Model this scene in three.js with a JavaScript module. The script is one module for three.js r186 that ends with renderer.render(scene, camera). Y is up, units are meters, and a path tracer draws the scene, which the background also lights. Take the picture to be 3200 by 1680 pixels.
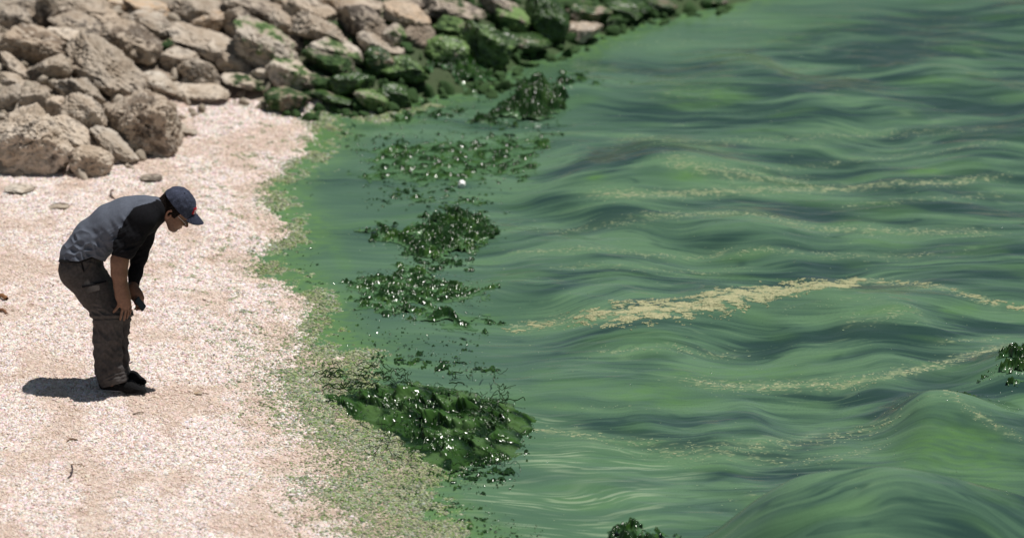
import * as THREE from 'three';
import { mergeGeometries, mergeVertices } from 'three/addons/utils/BufferGeometryUtils.js';
import { createNoise2D, createNoise3D } from 'simplex-noise';

// ---------- camera, sky, sun, exposure ----------
const PITCH = 19 * Math.PI / 180, CE = Math.cos(PITCH), SE = Math.sin(PITCH);
const FPX = 18600, BEACH_Y = 0.08;                       // focal length in photo pixels; height of the beach at the man's feet
const scene = new THREE.Scene();
const camera = new THREE.PerspectiveCamera(2 * Math.atan(840 / FPX) * 180 / Math.PI, 3200 / 1680, 0.5, 900);
const CAM = new THREE.Vector3(1200 / 465, BEACH_Y + 40 * SE + (374 / 465) * CE, 40 * CE - (374 / 465) * SE);
camera.position.copy(CAM);
camera.rotation.set(-PITCH, 0, 0);
camera.focus = 40;
camera.userData.fStop = 1.2;
const SUN = new THREE.Vector3(0.29, 1, -0.03).normalize();
const skyTex = (() => {                                              // clear midday air, paler towards the horizon and round the sun
  const W = 256, H = 128, data = new Float32Array(W * H * 4);
  for (let j = 0; j < H; j++) for (let i = 0; i < W; i++) {
    const up = ((j + 0.5) / H - 0.5) * Math.PI, ro = ((i + 0.5) / W - 0.5) * 2 * Math.PI, y = Math.sin(up), c = Math.cos(ro) * Math.cos(up) * SUN.x + y * SUN.y + Math.sin(ro) * Math.cos(up) * SUN.z;
    const low = Math.pow(1 - Math.max(0, y), 3.5), glow = Math.pow(Math.max(0, c), 24);
    data.set([0.070 + 0.130 * low + 0.25 * glow, 0.095 + 0.170 * low + 0.24 * glow, 0.130 + 0.165 * low + 0.22 * glow, 1], (j * W + i) * 4);
  }
  const t = new THREE.DataTexture(data, W, H, THREE.RGBAFormat, THREE.FloatType);
  t.mapping = THREE.EquirectangularReflectionMapping; t.magFilter = THREE.LinearFilter; t.needsUpdate = true;
  return t;
})();
scene.background = skyTex;
scene.environment = skyTex;
const sun = new THREE.DirectionalLight(new THREE.Color(1, 0.955, 0.90), 4.0);
sun.name = 'sun';
sun.position.copy(SUN).multiplyScalar(60);
sun.castShadow = true;
Object.assign(sun.shadow.camera, { left: -12, right: 12, top: 14, bottom: -14, near: 1, far: 120 });
sun.shadow.mapSize.set(4096, 4096);
scene.add(sun, sun.target);
const renderer = new THREE.WebGLRenderer({ antialias: true });
renderer.shadowMap.enabled = true;
renderer.toneMapping = THREE.LinearToneMapping;
renderer.toneMappingExposure = 1.14;

// ---------- helpers ----------
const rng = (s) => () => { s = (s + 0x6d2b79f5) | 0; let t = Math.imul(s ^ (s >>> 15), 1 | s); t = (t + Math.imul(t ^ (t >>> 7), 61 | t)) ^ t; return ((t ^ (t >>> 14)) >>> 0) / 4294967296; };
const n2 = createNoise2D(rng(11)), n2b = createNoise2D(rng(23)), n3 = createNoise3D(rng(37));
const clamp = (x, a = 0, b = 1) => Math.min(b, Math.max(a, x)), lerp = (a, b, t) => a + (b - a) * t;
const sstep = (a, b, x) => { const t = clamp((x - a) / (b - a)); return t * t * (3 - 2 * t); };
const fbm2 = (x, y, o = 4) => { let s = 0, a = 0.5; for (let i = 0; i < o; i++) { s += a * n2(x, y); x = x * 2.03 + 7.1; y = y * 2.03 - 3.7; a *= 0.5; } return s; };
const fbm3 = (x, y, z, o = 4) => { let s = 0, a = 0.5; for (let i = 0; i < o; i++) { s += a * n3(x, y, z); x = x * 2.03 + 5.3; y = y * 2.03 - 1.9; z = z * 2.03 + 2.7; a *= 0.5; } return s; };
const mix3 = (a, b, t) => [lerp(a[0], b[0], t), lerp(a[1], b[1], t), lerp(a[2], b[2], t)];
// where the line of sight through a photo pixel meets the level y
function onPlane(px, py, y = 0) {
  const r = (px - 1600) / FPX, u = (840 - py) / FPX, dx = r, dy = -SE + u * CE, dz = -CE - u * SE, t = (y - CAM.y) / dy;
  return [CAM.x + dx * t, CAM.z + dz * t];
}
const poly = (list, y) => list.map(([a, b]) => onPlane(a, b, y));
function signedIn(P, x, z) {                                        // signed distance to a polygon, positive inside
  let d = Infinity, s = -1;
  for (let i = 0, j = P.length - 1; i < P.length; j = i++) {
    const ex = P[j][0] - P[i][0], ez = P[j][1] - P[i][1], wx = x - P[i][0], wz = z - P[i][1], t = clamp((wx * ex + wz * ez) / (ex * ex + ez * ez)), bx = wx - ex * t, bz = wz - ez * t;
    d = Math.min(d, bx * bx + bz * bz);
    if ((P[i][1] > z) !== (P[j][1] > z) && x < (P[j][0] - P[i][0]) * (z - P[i][1]) / (P[j][1] - P[i][1]) + P[i][0]) s = -s;
  }
  return s * Math.sqrt(d);
}
const used = new Map();
function numbered(name) { const k = used.get(name) ?? 0; used.set(name, k + 1); return k ? name + '_' + String(k).padStart(3, '0') : name; }
function tag(o, label, category, group) { Object.assign(o.userData, { label, category }); if (group) o.userData.group = group; return o; }
function put(name, geometry, material, parent = scene) {
  const m = new THREE.Mesh(geometry, material);
  m.name = parent === scene ? numbered(name) : name;
  parent.add(m);
  return m;
}
const std = (o) => new THREE.MeshPhysicalMaterial(o);
const spaced = (a, b, step, out) => {                                // fine between a and b, growing outwards as far as out
  const v = []; for (let x = a; x < b + step / 2; x += step) v.push(x);
  for (let s = step * 2, x = v[v.length - 1]; x < out;) { x += s; s *= 1.35; v.push(x); }
  for (let s = step * 2, x = a; x > -out;) { x -= s; s *= 1.35; v.unshift(x); }
  return v;
};
function sheet(xs, zs, height, color, uv) {                          // a height field over a grid
  const nx = xs.length, nz = zs.length, pos = new Float32Array(nx * nz * 3), col = color ? new Float32Array(nx * nz * 3) : null, tex = uv ? new Float32Array(nx * nz * 2) : null;
  for (let j = 0, k = 0; j < nz; j++) for (let i = 0; i < nx; i++, k++) {
    const y = height(xs[i], zs[j]); pos.set([xs[i], y, zs[j]], k * 3);
    if (col) col.set(color(xs[i], zs[j], y), k * 3);
    if (tex) tex.set(uv(xs[i], zs[j]), k * 2);
  }
  const idx = new Uint32Array((nx - 1) * (nz - 1) * 6);
  for (let j = 0, k = 0; j < nz - 1; j++) for (let i = 0; i < nx - 1; i++) { const a = j * nx + i; idx.set([a, a + nx, a + 1, a + 1, a + nx, a + nx + 1], k); k += 6; }
  const g = new THREE.BufferGeometry();
  g.setAttribute('position', new THREE.BufferAttribute(pos, 3));
  if (col) g.setAttribute('color', new THREE.BufferAttribute(col, 3));
  if (tex) g.setAttribute('uv', new THREE.BufferAttribute(tex, 2));
  g.setIndex(new THREE.BufferAttribute(idx, 1));
  g.computeVertexNormals();
  return g;
}
const dummy = new THREE.Object3D(), tint = new THREE.Color();
function scatter(name, geometry, material, list, parent = scene) {   // list of [x, y, z, sx, sy, sz, rx, ry, rz, r, g, b]
  const m = new THREE.InstancedMesh(geometry, material, list.length);
  list.forEach((p, i) => {
    dummy.position.set(p[0], p[1], p[2]); dummy.scale.set(p[3], p[4], p[5]); dummy.rotation.set(p[6], p[7], p[8], 'YXZ'); dummy.updateMatrix();
    m.setMatrixAt(i, dummy.matrix); m.setColorAt(i, tint.setRGB(p[9], p[10], p[11]));
  });
  m.name = parent === scene ? numbered(name) : name; m.userData.kind = 'stuff'; parent.add(m);
  return m;
}

// ---------- the lie of the land ----------
const SHORE = poly([[2900, -160], [2500, -60], [2240, 5], [1920, 78], [1760, 160], [1560, 205], [1520, 262], [1330, 300], [1180, 352], [1015, 335], [985, 385], [990, 455], [925, 505], [880, 545], [835, 590], [835, 650], [905, 690], [905, 735], [830, 790], [800, 850], [900, 880], [990, 955], [955, 1000], [1010, 1070], [1120, 1110], [1090, 1180], [1170, 1290], [1300, 1410], [1360, 1480], [1270, 1500], [1300, 1570], [1400, 1650], [1520, 1740], [1700, 1900]], 0.01)
  .concat([[4, 12], [8, 60], [20, 320], [-320, 320], [-320, -320], [200, -320], [60, -60], [20, -16]]);
const ROCKLINE = poly([[-400, 545], [0, 540], [280, 545], [470, 486], [540, 380], [600, 318], [720, 292], [860, 322], [1000, 342], [1150, 320], [1330, 275], [1530, 265], [1600, 190], [1750, 148], [1890, 72], [2240, 2], [2500, -62], [2900, -165]], 0.06)
  .concat([[20, -16.4], [60, -60.5], [200, -321], [-320, -321], [-320, -6]]);
const shoreD = (x, z) => signedIn(SHORE, x, z);
function land(x, z, d = shoreD(x, z)) {
  let y = d < 0 ? Math.max(d * 0.03 - d * d * 0.09, -0.6) : 0.12 * (1 - Math.exp(-d * 0.75));
  y += 0.016 * fbm2(x * 2.1, z * 1.6, 3) * clamp(1.2 - Math.abs(d) * 0.3, 0.5, 1) + 0.006 * n2(x * 7, z * 6);
  const r = signedIn(ROCKLINE, x, z);
  if (r > 0) y += 0.38 * r / (1 + r * 0.16) + 0.05 * fbm2(x * 1.7, z * 1.7, 3) * sstep(0, 0.6, r);
  return y;
}
function onLand(px, py, lift = 0) { let y = 0.05, p; for (let i = 0; i < 14; i++) { p = onPlane(px, py, y); y = lerp(y, land(p[0], p[1]) + lift, 0.6); } return [p[0], y, p[1]]; }

// ---------- water: long swell running in to the beach, crests authored where they stand ----------
const SWELL = [[0.034, 2.5, 8, 0.4], [0.030, 1.75, -24, 1.9], [0.026, 1.4, 33, 4.1], [0.016, 1.05, -42, 2.2], [0.009, 0.8, 14, 0.7], [0.006, 0.55, -15, 5.0]].map(([a, l, t, f]) => [a, 2 * Math.PI / l * Math.cos(t * Math.PI / 180), 2 * Math.PI / l * Math.sin(t * Math.PI / 180), f]);
// [pixel x, pixel y, height, half width left, half width right, depth towards the back, depth towards the front]
const CRESTS = [[2910, 1335, 0.21, 0.27, 0.62, 0.32, 0.8], [2640, 1755, 0.60, 0.80, 1.7, 0.26, 1.3, 2.8], [2640, 965, 0.13, 0.9, 0.7, 0.35, 0.6], [2330, 735, 0.11, 0.42, 0.45, 0.5, 0.5], [1830, 590, 0.10, 0.3, 0.35, 0.5, 0.5], [2070, 525, 0.12, 0.35, 0.6, 0.6, 0.5], [3180, 1180, 0.16, 0.3, 0.5, 0.4, 0.6], [1950, 1230, 0.06, 0.7, 0.8, 0.5, 0.7], [2400, 1265, -0.07, 0.8, 0.5, 0.4, 0.5], [2150, 1440, -0.05, 0.6, 0.6, 0.3, 0.4], [1800, 290, 0.07, 0.4, 0.6, 0.6, 0.5], [2500, 310, 0.08, 0.8, 0.7, 0.9, 0.8], [1560, 1010, -0.035, 0.4, 0.5, 0.4, 0.5], [1720, 930, 0.04, 0.4, 0.4, 0.4, 0.4]]
  .map(([a, b, h, l, r, k, f, p]) => [...onPlane(a, b, 0), h, l, r, k, f, p ?? 2]);
function wave(x, z, d = shoreD(x, z)) {
  const off = -d, amp = sstep(0.5, 2.4, off), far = Math.hypot(x - 2.5, z + 4) > 30 ? 0.6 : 1;
  const warp = 0.35 * n2(x * 0.3 + 9, z * 0.3);
  let h = 0;
  for (const [a, kx, kz, f] of SWELL) { const s = Math.sin(kx * (x + warp) + kz * (z - warp) + f); h += a * (s + 0.25 * s * s - 0.12); }
  h *= amp * far * (0.62 + 0.45 * n2(x * 0.25 - 4, z * 0.3 + 2));
  for (const [cx, cz, hh, l, r, k, f, p] of CRESTS) {
    const u = (x - cx) / (x < cx ? l : r), v = (z - cz) / (z < cz ? k : f), q = Math.pow(u * u + v * v, p / 2);
    if (q < 9) h += hh * Math.exp(-q);
  }
  const small = sstep(0.1, 1.2, off);
  h += small * (0.004 * n2(x * 1.6, z * 5) + 0.0025 * n2b(x * 3.5, z * 16)) + 0.0012 * n2(x * 5, z * 22);
  return h;
}
function onWater(px, py, lift = 0) { let y = 0.03, p; for (let i = 0; i < 10; i++) { p = onPlane(px, py, y); y = lerp(y, wave(p[0], p[1]) + lift, 0.6); } return [p[0], y, p[1]]; }

// beach under the gravel: damp sand, gaps between the boulders painted dark
{
  const xs = spaced(-1.6, 4.2, 0.03, 300), zs = spaced(-10.5, 3.4, 0.045, 300);
  const g = sheet(xs, zs, (x, z) => land(x, z), (x, z) => {
    const d = shoreD(x, z), r = signedIn(ROCKLINE, x, z), n = fbm2(x * 3, z * 3, 4), f = n2b(x * 41, z * 41);
    let c = mix3([0.40, 0.30, 0.235], [0.54, 0.45, 0.39], clamp(0.5 + n + 0.25 * f));
    if (r > -0.1) c = mix3(c, [0.20, 0.165, 0.125], sstep(-0.1, 0.5, r) * 0.8);  // ground between boulders coloured darker to stand for shade in the gaps
    c = mix3(c, [0.10, 0.17, 0.055], (0.75 + 0.25 * f) * sstep(0.30 + 0.25 * n, -0.05, d));
    if (r > -0.2 && x > 0.3) c = mix3(c, [0.022, 0.055, 0.012], 0.9 * sstep(1.5 + n, 0.4, d) * sstep(0.3, 1.2, x));  // dark algae green, laid last so it also paints shade in the cavity
    return c;
  });
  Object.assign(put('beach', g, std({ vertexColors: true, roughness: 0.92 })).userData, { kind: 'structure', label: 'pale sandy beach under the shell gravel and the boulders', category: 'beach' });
}
// water surface: colour of the scum film, streak by streak, with a vignette painted in
const WX0 = -1.0, WX1 = 7.2, WZ0 = -11.8, WZ1 = 3.6, TW = 2048, TH = 2048;
const GX = 1024, GZ = 1024, foamG = new Float32Array(GX * GZ), darkG = new Float32Array(GX * GZ), limeG = new Float32Array(GX * GZ), calmG = new Float32Array(GX * GZ), paleG = new Float32Array(GX * GZ);
function stroke(G, list, width, strength, alongZ = 1) {             // lay a soft band on the water along a line of photo points
  const pts = list.map(([a, b]) => onWater(a, b));
  const curve = new THREE.CatmullRomCurve3(pts.map((p) => new THREE.Vector3(p[0], 0, p[2])));
  const n = Math.ceil(curve.getLength() / 0.03), rx = Math.max(0.05, width * 0.7), rz = width * alongZ;
  for (let i = 0; i <= n; i++) {
    const p = curve.getPoint(i / n), fade = Math.min(1, 8 * Math.min(i, n - i) / n + 0.15);
    const ix = (p.x - WX0) / (WX1 - WX0) * GX, iz = (p.z - WZ0) / (WZ1 - WZ0) * GZ, sx = rx / (WX1 - WX0) * GX, sz = rz / (WZ1 - WZ0) * GZ;
    for (let b = Math.max(0, Math.floor(iz - 2.5 * sz)); b <= Math.min(GZ - 1, iz + 2.5 * sz); b++) for (let a = Math.max(0, Math.floor(ix - 2.5 * sx)); a <= Math.min(GX - 1, ix + 2.5 * sx); a++) {
      const u = (a - ix) / sx, v = (b - iz) / sz, w = strength * fade * Math.exp(-u * u - v * v), k = b * GX + a;
      if (w > G[k]) G[k] = w;
    }
  }
}
const look = (G, x, z) => {
  const fx = clamp((x - WX0) / (WX1 - WX0) * GX, 0, GX - 1.01), fz = clamp((z - WZ0) / (WZ1 - WZ0) * GZ, 0, GZ - 1.01), i = Math.floor(fx), j = Math.floor(fz), u = fx - i, v = fz - j, k = j * GX + i;
  return lerp(lerp(G[k], G[k + 1], u), lerp(G[k + GX], G[k + GX + 1], u), v);
};
const FOAM = [
  [[[1590, 1032], [1700, 1012], [1850, 985]], 0.06, 0.75], [[[1780, 990], [1900, 982], [2000, 972], [2200, 945], [2400, 915], [2560, 892], [2680, 880]], 0.10, 1.0],
  [[[2600, 884], [2700, 878], [2850, 886], [3000, 915], [3200, 965]], 0.055, 0.75], [[[1790, 606], [2000, 607], [2300, 597], [2600, 590], [2900, 572], [3200, 545]], 0.055, 0.85],
  [[[2050, 492], [2200, 522], [2350, 548], [2560, 572]], 0.09, 0.75], [[[1900, 470], [1980, 425], [2100, 441], [2300, 442], [2500, 432], [2900, 412], [3200, 392]], 0.06, 0.5],
  [[[1900, 692], [2100, 672], [2300, 665], [2450, 690], [2700, 716], [3000, 722], [3200, 742]], 0.06, 0.7], [[[1560, 790], [1700, 785], [1900, 781], [2300, 786], [2700, 800], [3100, 792]], 0.045, 0.6],
  [[[1830, 1100], [2000, 1092], [2150, 1096], [2370, 1112]], 0.06, 0.55], [[[2050, 1190], [2300, 1206], [2500, 1202], [2700, 1190], [2900, 1150], [3050, 1105], [3200, 1072]], 0.06, 0.85],
  [[[1950, 1400], [2250, 1402], [2500, 1385], [2700, 1345], [2850, 1275]], 0.09, 0.6], [[[1640, 1340], [1850, 1362], [2100, 1398], [2400, 1440], [2650, 1422], [2800, 1345]], 0.06, 0.55],
  [[[2890, 1240], [3050, 1292], [3200, 1372]], 0.045, 0.7], [[[2250, 1545], [2600, 1575], [2900, 1602], [3200, 1535]], 0.10, 0.5], [[[2850, 1640], [3000, 1620], [3200, 1600]], 0.12, 0.5],
  [[[1640, 1340], [1700, 1345], [1850, 1362]], 0.03, 0.9], [[[2300, 520], [2600, 510], [2900, 480], [3200, 440]], 0.05, 0.45], [[[2600, 640], [2900, 620], [3200, 600]], 0.05, 0.5],
  [[[2640, 1010], [2760, 985], [2880, 970]], 0.07, 0.55], [[[1700, 720], [1900, 700], [2040, 690]], 0.07, 0.5], [[[1700, 835], [1850, 832], [2150, 850], [2350, 840]], 0.04, 0.5], [[[2900, 1075], [3050, 1062], [3170, 1050]], 0.03, 0.55],
  [[[1950, 240], [2150, 250], [2300, 235]], 0.08, 0.3], [[[2230, 68], [2350, 72]], 0.09, 0.35], [[[1900, 145], [2050, 140], [2200, 120]], 0.1, 0.25], [[[2080, 285], [2200, 292]], 0.12, 0.3], [[[1650, 1270], [1900, 1275], [2150, 1290]], 0.03, 0.3], [[[2350, 960], [2600, 940], [2800, 925]], 0.05, 0.3],
];
FOAM.forEach(([l, w, s], i) => stroke(foamG, l, w * (i === 1 ? 1.25 : 2), s));
const DARK = [
  [[[1640, 1300], [1900, 1335], [2150, 1385], [2400, 1405], [2600, 1370], [2750, 1300], [2850, 1235]], 0.16, 0.8], [[[1700, 1085], [2100, 1072], [2500, 1062], [2900, 1030], [3200, 1000]], 0.13, 0.85], [[[1850, 945], [2200, 935], [2420, 890], [2650, 850]], 0.11, 0.6],
  [[[1750, 580], [1900, 530], [2040, 472], [2200, 478], [2420, 512], [2700, 500]], 0.10, 0.7], [[[1650, 740], [2000, 655], [2300, 650], [2700, 660], [3200, 640]], 0.14, 0.7], [[[1600, 880], [2000, 860], [2500, 850], [3200, 830]], 0.13, 0.6],
  [[[2250, 1255], [2500, 1250], [2750, 1240], [2880, 1225]], 0.07, 0.6], [[[1560, 1150], [1800, 1120], [2000, 1110], [2120, 1120]], 0.08, 0.6], [[[1600, 1195], [1850, 1170], [2050, 1160]], 0.06, 0.5], [[[1780, 210], [2000, 215], [2300, 180], [2600, 130]], 0.25, 0.55],
  [[[1750, 330], [2000, 335], [2400, 300], [2800, 240]], 0.22, 0.6], [[[2100, 375], [2400, 385], [2700, 350], [3200, 330]], 0.18, 0.6], [[[2500, 90], [2900, 60], [3200, 40]], 0.28, 0.5], [[[2700, 180], [3000, 160], [3200, 150]], 0.26, 0.55], [[[2600, 460], [2900, 440], [3200, 420]], 0.13, 0.5],
  [[[2150, 1520], [2400, 1490], [2700, 1500], [3100, 1480]], 0.07, 0.5], [[[3000, 1220], [3200, 1290]], 0.1, 0.4], [[[2050, 1600], [2200, 1590], [2500, 1610]], 0.06, 0.4], [[[1660, 560], [1800, 520], [1880, 470]], 0.08, 0.5], [[[950, 560], [1200, 570], [1500, 560]], 0.22, 0.35], [[[950, 700], [1150, 735], [1500, 740]], 0.2, 0.35], [[[1300, 360], [1500, 395], [1750, 400]], 0.12, 0.5],
];
for (const [l, w, s] of DARK) stroke(darkG, l, w, s);
for (const [l, w, s] of [[[[2130, 290], [2250, 285]], 0.3, 0.7], [[[2120, 545], [2180, 535]], 0.12, 0.8], [[[1850, 552], [1880, 550]], 0.08, 1], [[[2850, 540], [2930, 530]], 0.08, 1], [[[2100, 1160], [2500, 1150]], 0.2, 0.6], [[[1950, 1230], [2100, 1225]], 0.22, 0.6], [[[2880, 1400], [3100, 1440]], 0.35, 0.75], [[[2950, 970], [3050, 960]], 0.09, 0.6], [[[2350, 1600], [2500, 1560]], 0.2, 0.35], [[[2400, 70], [2600, 80]], 0.3, 0.4], [[[870, 640], [960, 760]], 0.3, 0.8], [[[860, 830], [960, 860]], 0.25, 0.8], [[[1300, 610], [1600, 430]], 0.4, 0.3], [[[1100, 1080], [1300, 1060]], 0.2, 0.4], [[[1450, 1010], [1560, 1000]], 0.1, 0.6], [[[2400, 130], [2500, 120]], 0.2, 0.5], [[[2900, 250], [3100, 240]], 0.15, 0.4]]) stroke(limeG, l, w, s);
for (const [l, w, s] of [[[[1640, 1440], [1900, 1440], [2150, 1470]], 0.22, 0.9], [[[1500, 1560], [1750, 1560], [2050, 1560]], 0.3, 0.9], [[[1600, 1650], [1850, 1660], [2020, 1650]], 0.25, 0.8], [[[1600, 1310], [1800, 1330]], 0.12, 0.6], [[[2350, 1375], [2560, 1355]], 0.07, 1]]) stroke(paleG, l, w, s);
for (const [l, w, s] of [[[[1750, 1215], [2100, 1230], [2450, 1215]], 0.22, 0.9], [[[2350, 1620], [2700, 1640], [3150, 1650]], 0.42, 0.85], [[[2200, 720], [2450, 725]], 0.12, 0.9], [[[1650, 820], [1850, 815]], 0.12, 0.9], [[[2900, 1400], [3150, 1450]], 0.4, 0.8], [[[2000, 570], [2150, 560]], 0.12, 0.8], [[[1720, 560], [1800, 560]], 0.12, 0.8], [[[2300, 960], [2900, 950]], 0.14, 0.7], [[[2200, 1160], [2700, 1130]], 0.14, 0.7], [[[1650, 160], [1900, 180]], 0.3, 0.6], [[[2700, 760], [3000, 780]], 0.14, 0.6], [[[1550, 1110], [1750, 1180]], 0.16, 0.6]]) stroke(calmG, l, w, s);
for (const [l, w, s] of [[[[1000, 400], [930, 500], [870, 580], [880, 680], [920, 740]], 0.22, 0.75], [[[850, 810], [960, 880], [1010, 960], [1040, 1040], [1150, 1100]], 0.25, 0.8], [[[1330, 1490], [1300, 1540], [1420, 1640], [1550, 1720]], 0.3, 0.7], [[[940, 560], [960, 640], [1050, 780], [1090, 860]], 0.1, 0.6]]) stroke(limeG, l, w, s);
const waterTex = (() => {
  const data = new Uint8Array(TW * TH * 4), enc = (c) => { c = clamp(c); return 255 * (c <= 0.0031308 ? 12.92 * c : 1.055 * Math.pow(c, 1 / 2.4) - 0.055); };
  const SC = 256, off = new Float32Array(SC * SC);
  for (let j = 0; j < SC; j++) for (let i = 0; i < SC; i++) off[j * SC + i] = -shoreD(lerp(WX0, WX1, i / (SC - 1)), lerp(WZ0, WZ1, j / (SC - 1)));
  const TAB = new Uint8Array(4096); for (let i = 0; i < 4096; i++) TAB[i] = enc(i / 4095);
  for (let j = 0, k = 0; j < TH; j++) {
    const z = lerp(WZ0, WZ1, (j + 0.5) / TH), oj = Math.min(SC - 1, Math.floor(j / TH * SC));
    for (let i = 0; i < TW; i++, k += 4) {
      const x = lerp(WX0, WX1, (i + 0.5) / TW), sea = off[oj * SC + Math.min(SC - 1, Math.floor(i / TW * SC))];
      const w = z + 0.22 * n2(x * 0.45, z * 0.5) + 0.06 * n2(x * 1.3 + 5, z * 1.4);
      const broad = n2(x * 0.45 + 3, w * 1.3), s1 = n2b(x * 0.75, w * 3.2), s2 = n2(x * 1.1, w * 8.5), s3 = n2b(x * 1.9, w * 24), s4 = n2(x * 4, w * 60);
      const open = sstep(0.7, 2.0, sea);
      let thin = 0.34 * broad + 0.38 * s1 + 0.17 * s2 + 0.08 * s3 + 0.03 * s4;      // where the film thins out to dark water, plus a painted vignette
      thin = (thin * (1 - 0.7 * look(calmG, x, z)) - 0.12 * look(calmG, x, z)) * (0.35 + 0.65 * open) + 0.75 * look(darkG, x, w * 0.35 + z * 0.65) * (0.8 + 0.35 * s2 + 0.2 * s3);
      thin += open * (0.15 * sstep(-2, -9, z) + 0.24 * sstep(2.8, 6.6, x) - 0.05);  // darkening towards back and right is lens vignette painted into the colour
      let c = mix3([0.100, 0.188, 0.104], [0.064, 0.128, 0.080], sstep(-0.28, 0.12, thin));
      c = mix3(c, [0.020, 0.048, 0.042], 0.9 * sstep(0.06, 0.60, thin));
      const keen = (0.25 + 0.75 * open) * (1 - 0.75 * look(calmG, x, z)), l1 = sstep(0.86, 0.985, 1 - Math.abs(n2b(x * 0.6 + 7, w * 5.5))), l2 = sstep(0.87, 0.985, 1 - Math.abs(n2(x * 0.5 + 31, w * 6.5 + 20))), l3 = sstep(0.8, 0.97, 1 - Math.abs(n2(x * 0.9 + 11, w * 15)));
      c = mix3(c, [0.018, 0.046, 0.040], 0.55 * keen * l1 * sstep(-0.5, 0.3, s1)); c = mix3(c, [0.150, 0.235, 0.135], 0.34 * keen * l2 * sstep(0.4, -0.3, s1)); c = mix3(c, [0.026, 0.060, 0.050], 0.30 * keen * l3);
      const lime = look(limeG, x, z) * (0.7 + 0.5 * n2b(x * 6, w * 14)) + 0.35 * sstep(0.35, 0.8, n2(x * 0.8 + 40, w * 1.8));
      c = mix3(c, [0.10, 0.215, 0.052], clamp(lime) * 0.58);
      const pale = look(paleG, x, z);
      if (pale > 0.02) { const q = sstep(0.25, 0.75, 0.6 * n2(x * 0.8, w * 19 + 1.0 * n2(x * 1.5, z * 2)) + 0.4 * s3 + 0.32); c = mix3(c, [0.33, 0.40, 0.27], pale * q * 0.85 * sstep(-0.6, 0.2, n2(x * 1.4 + 60, w * 5))); c = mix3(c, [0.11, 0.225, 0.10], pale * 0.35); }
      const foam = look(foamG, x, z);
      if (foam > 0.03) { const q = 0.55 * n2(x * 7, w * 16) + 0.45 * n2b(x * 17, w * 40); c = mix3(c, [0.27, 0.31, 0.17], 0.8 * sstep(0.62, 1.3, foam + 0.75 * q + 0.05) ); c = mix3(c, [0.13, 0.22, 0.12], 0.35 * foam); }
      const fine = n2b(x * 60, z * 40);
      const shallow = 1 - sstep(0.0, 0.5, sea);
      if (shallow > 0) c = mix3(c, [0.12, 0.23, 0.06], 0.7 * shallow * (0.6 + 0.5 * n2(x * 9, z * 9)));
      const g = 1 + 0.05 * fine + 0.04 * s4;
      for (let q = 0; q < 3; q++) data[k + q] = TAB[Math.floor(clamp(c[q] * g) * 4095)];
      data[k + 3] = 255;
    }
  }
  const t = new THREE.DataTexture(data, TW, TH, THREE.RGBAFormat);
  t.colorSpace = THREE.SRGBColorSpace; t.magFilter = THREE.LinearFilter; t.wrapS = t.wrapT = THREE.MirroredRepeatWrapping; t.needsUpdate = true;
  return t;
})();
{
  const xs = spaced(-0.9, 7.0, 0.0155, 280), zs = spaced(-11.4, 3.3, 0.024, 280);
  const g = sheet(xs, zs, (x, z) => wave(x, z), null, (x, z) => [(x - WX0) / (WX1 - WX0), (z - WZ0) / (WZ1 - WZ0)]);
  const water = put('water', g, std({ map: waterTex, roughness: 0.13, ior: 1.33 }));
  Object.assign(water.userData, { kind: 'structure', label: 'opaque green water thick with algae, in smooth swells and dark streaks', category: 'water' });
}

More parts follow.
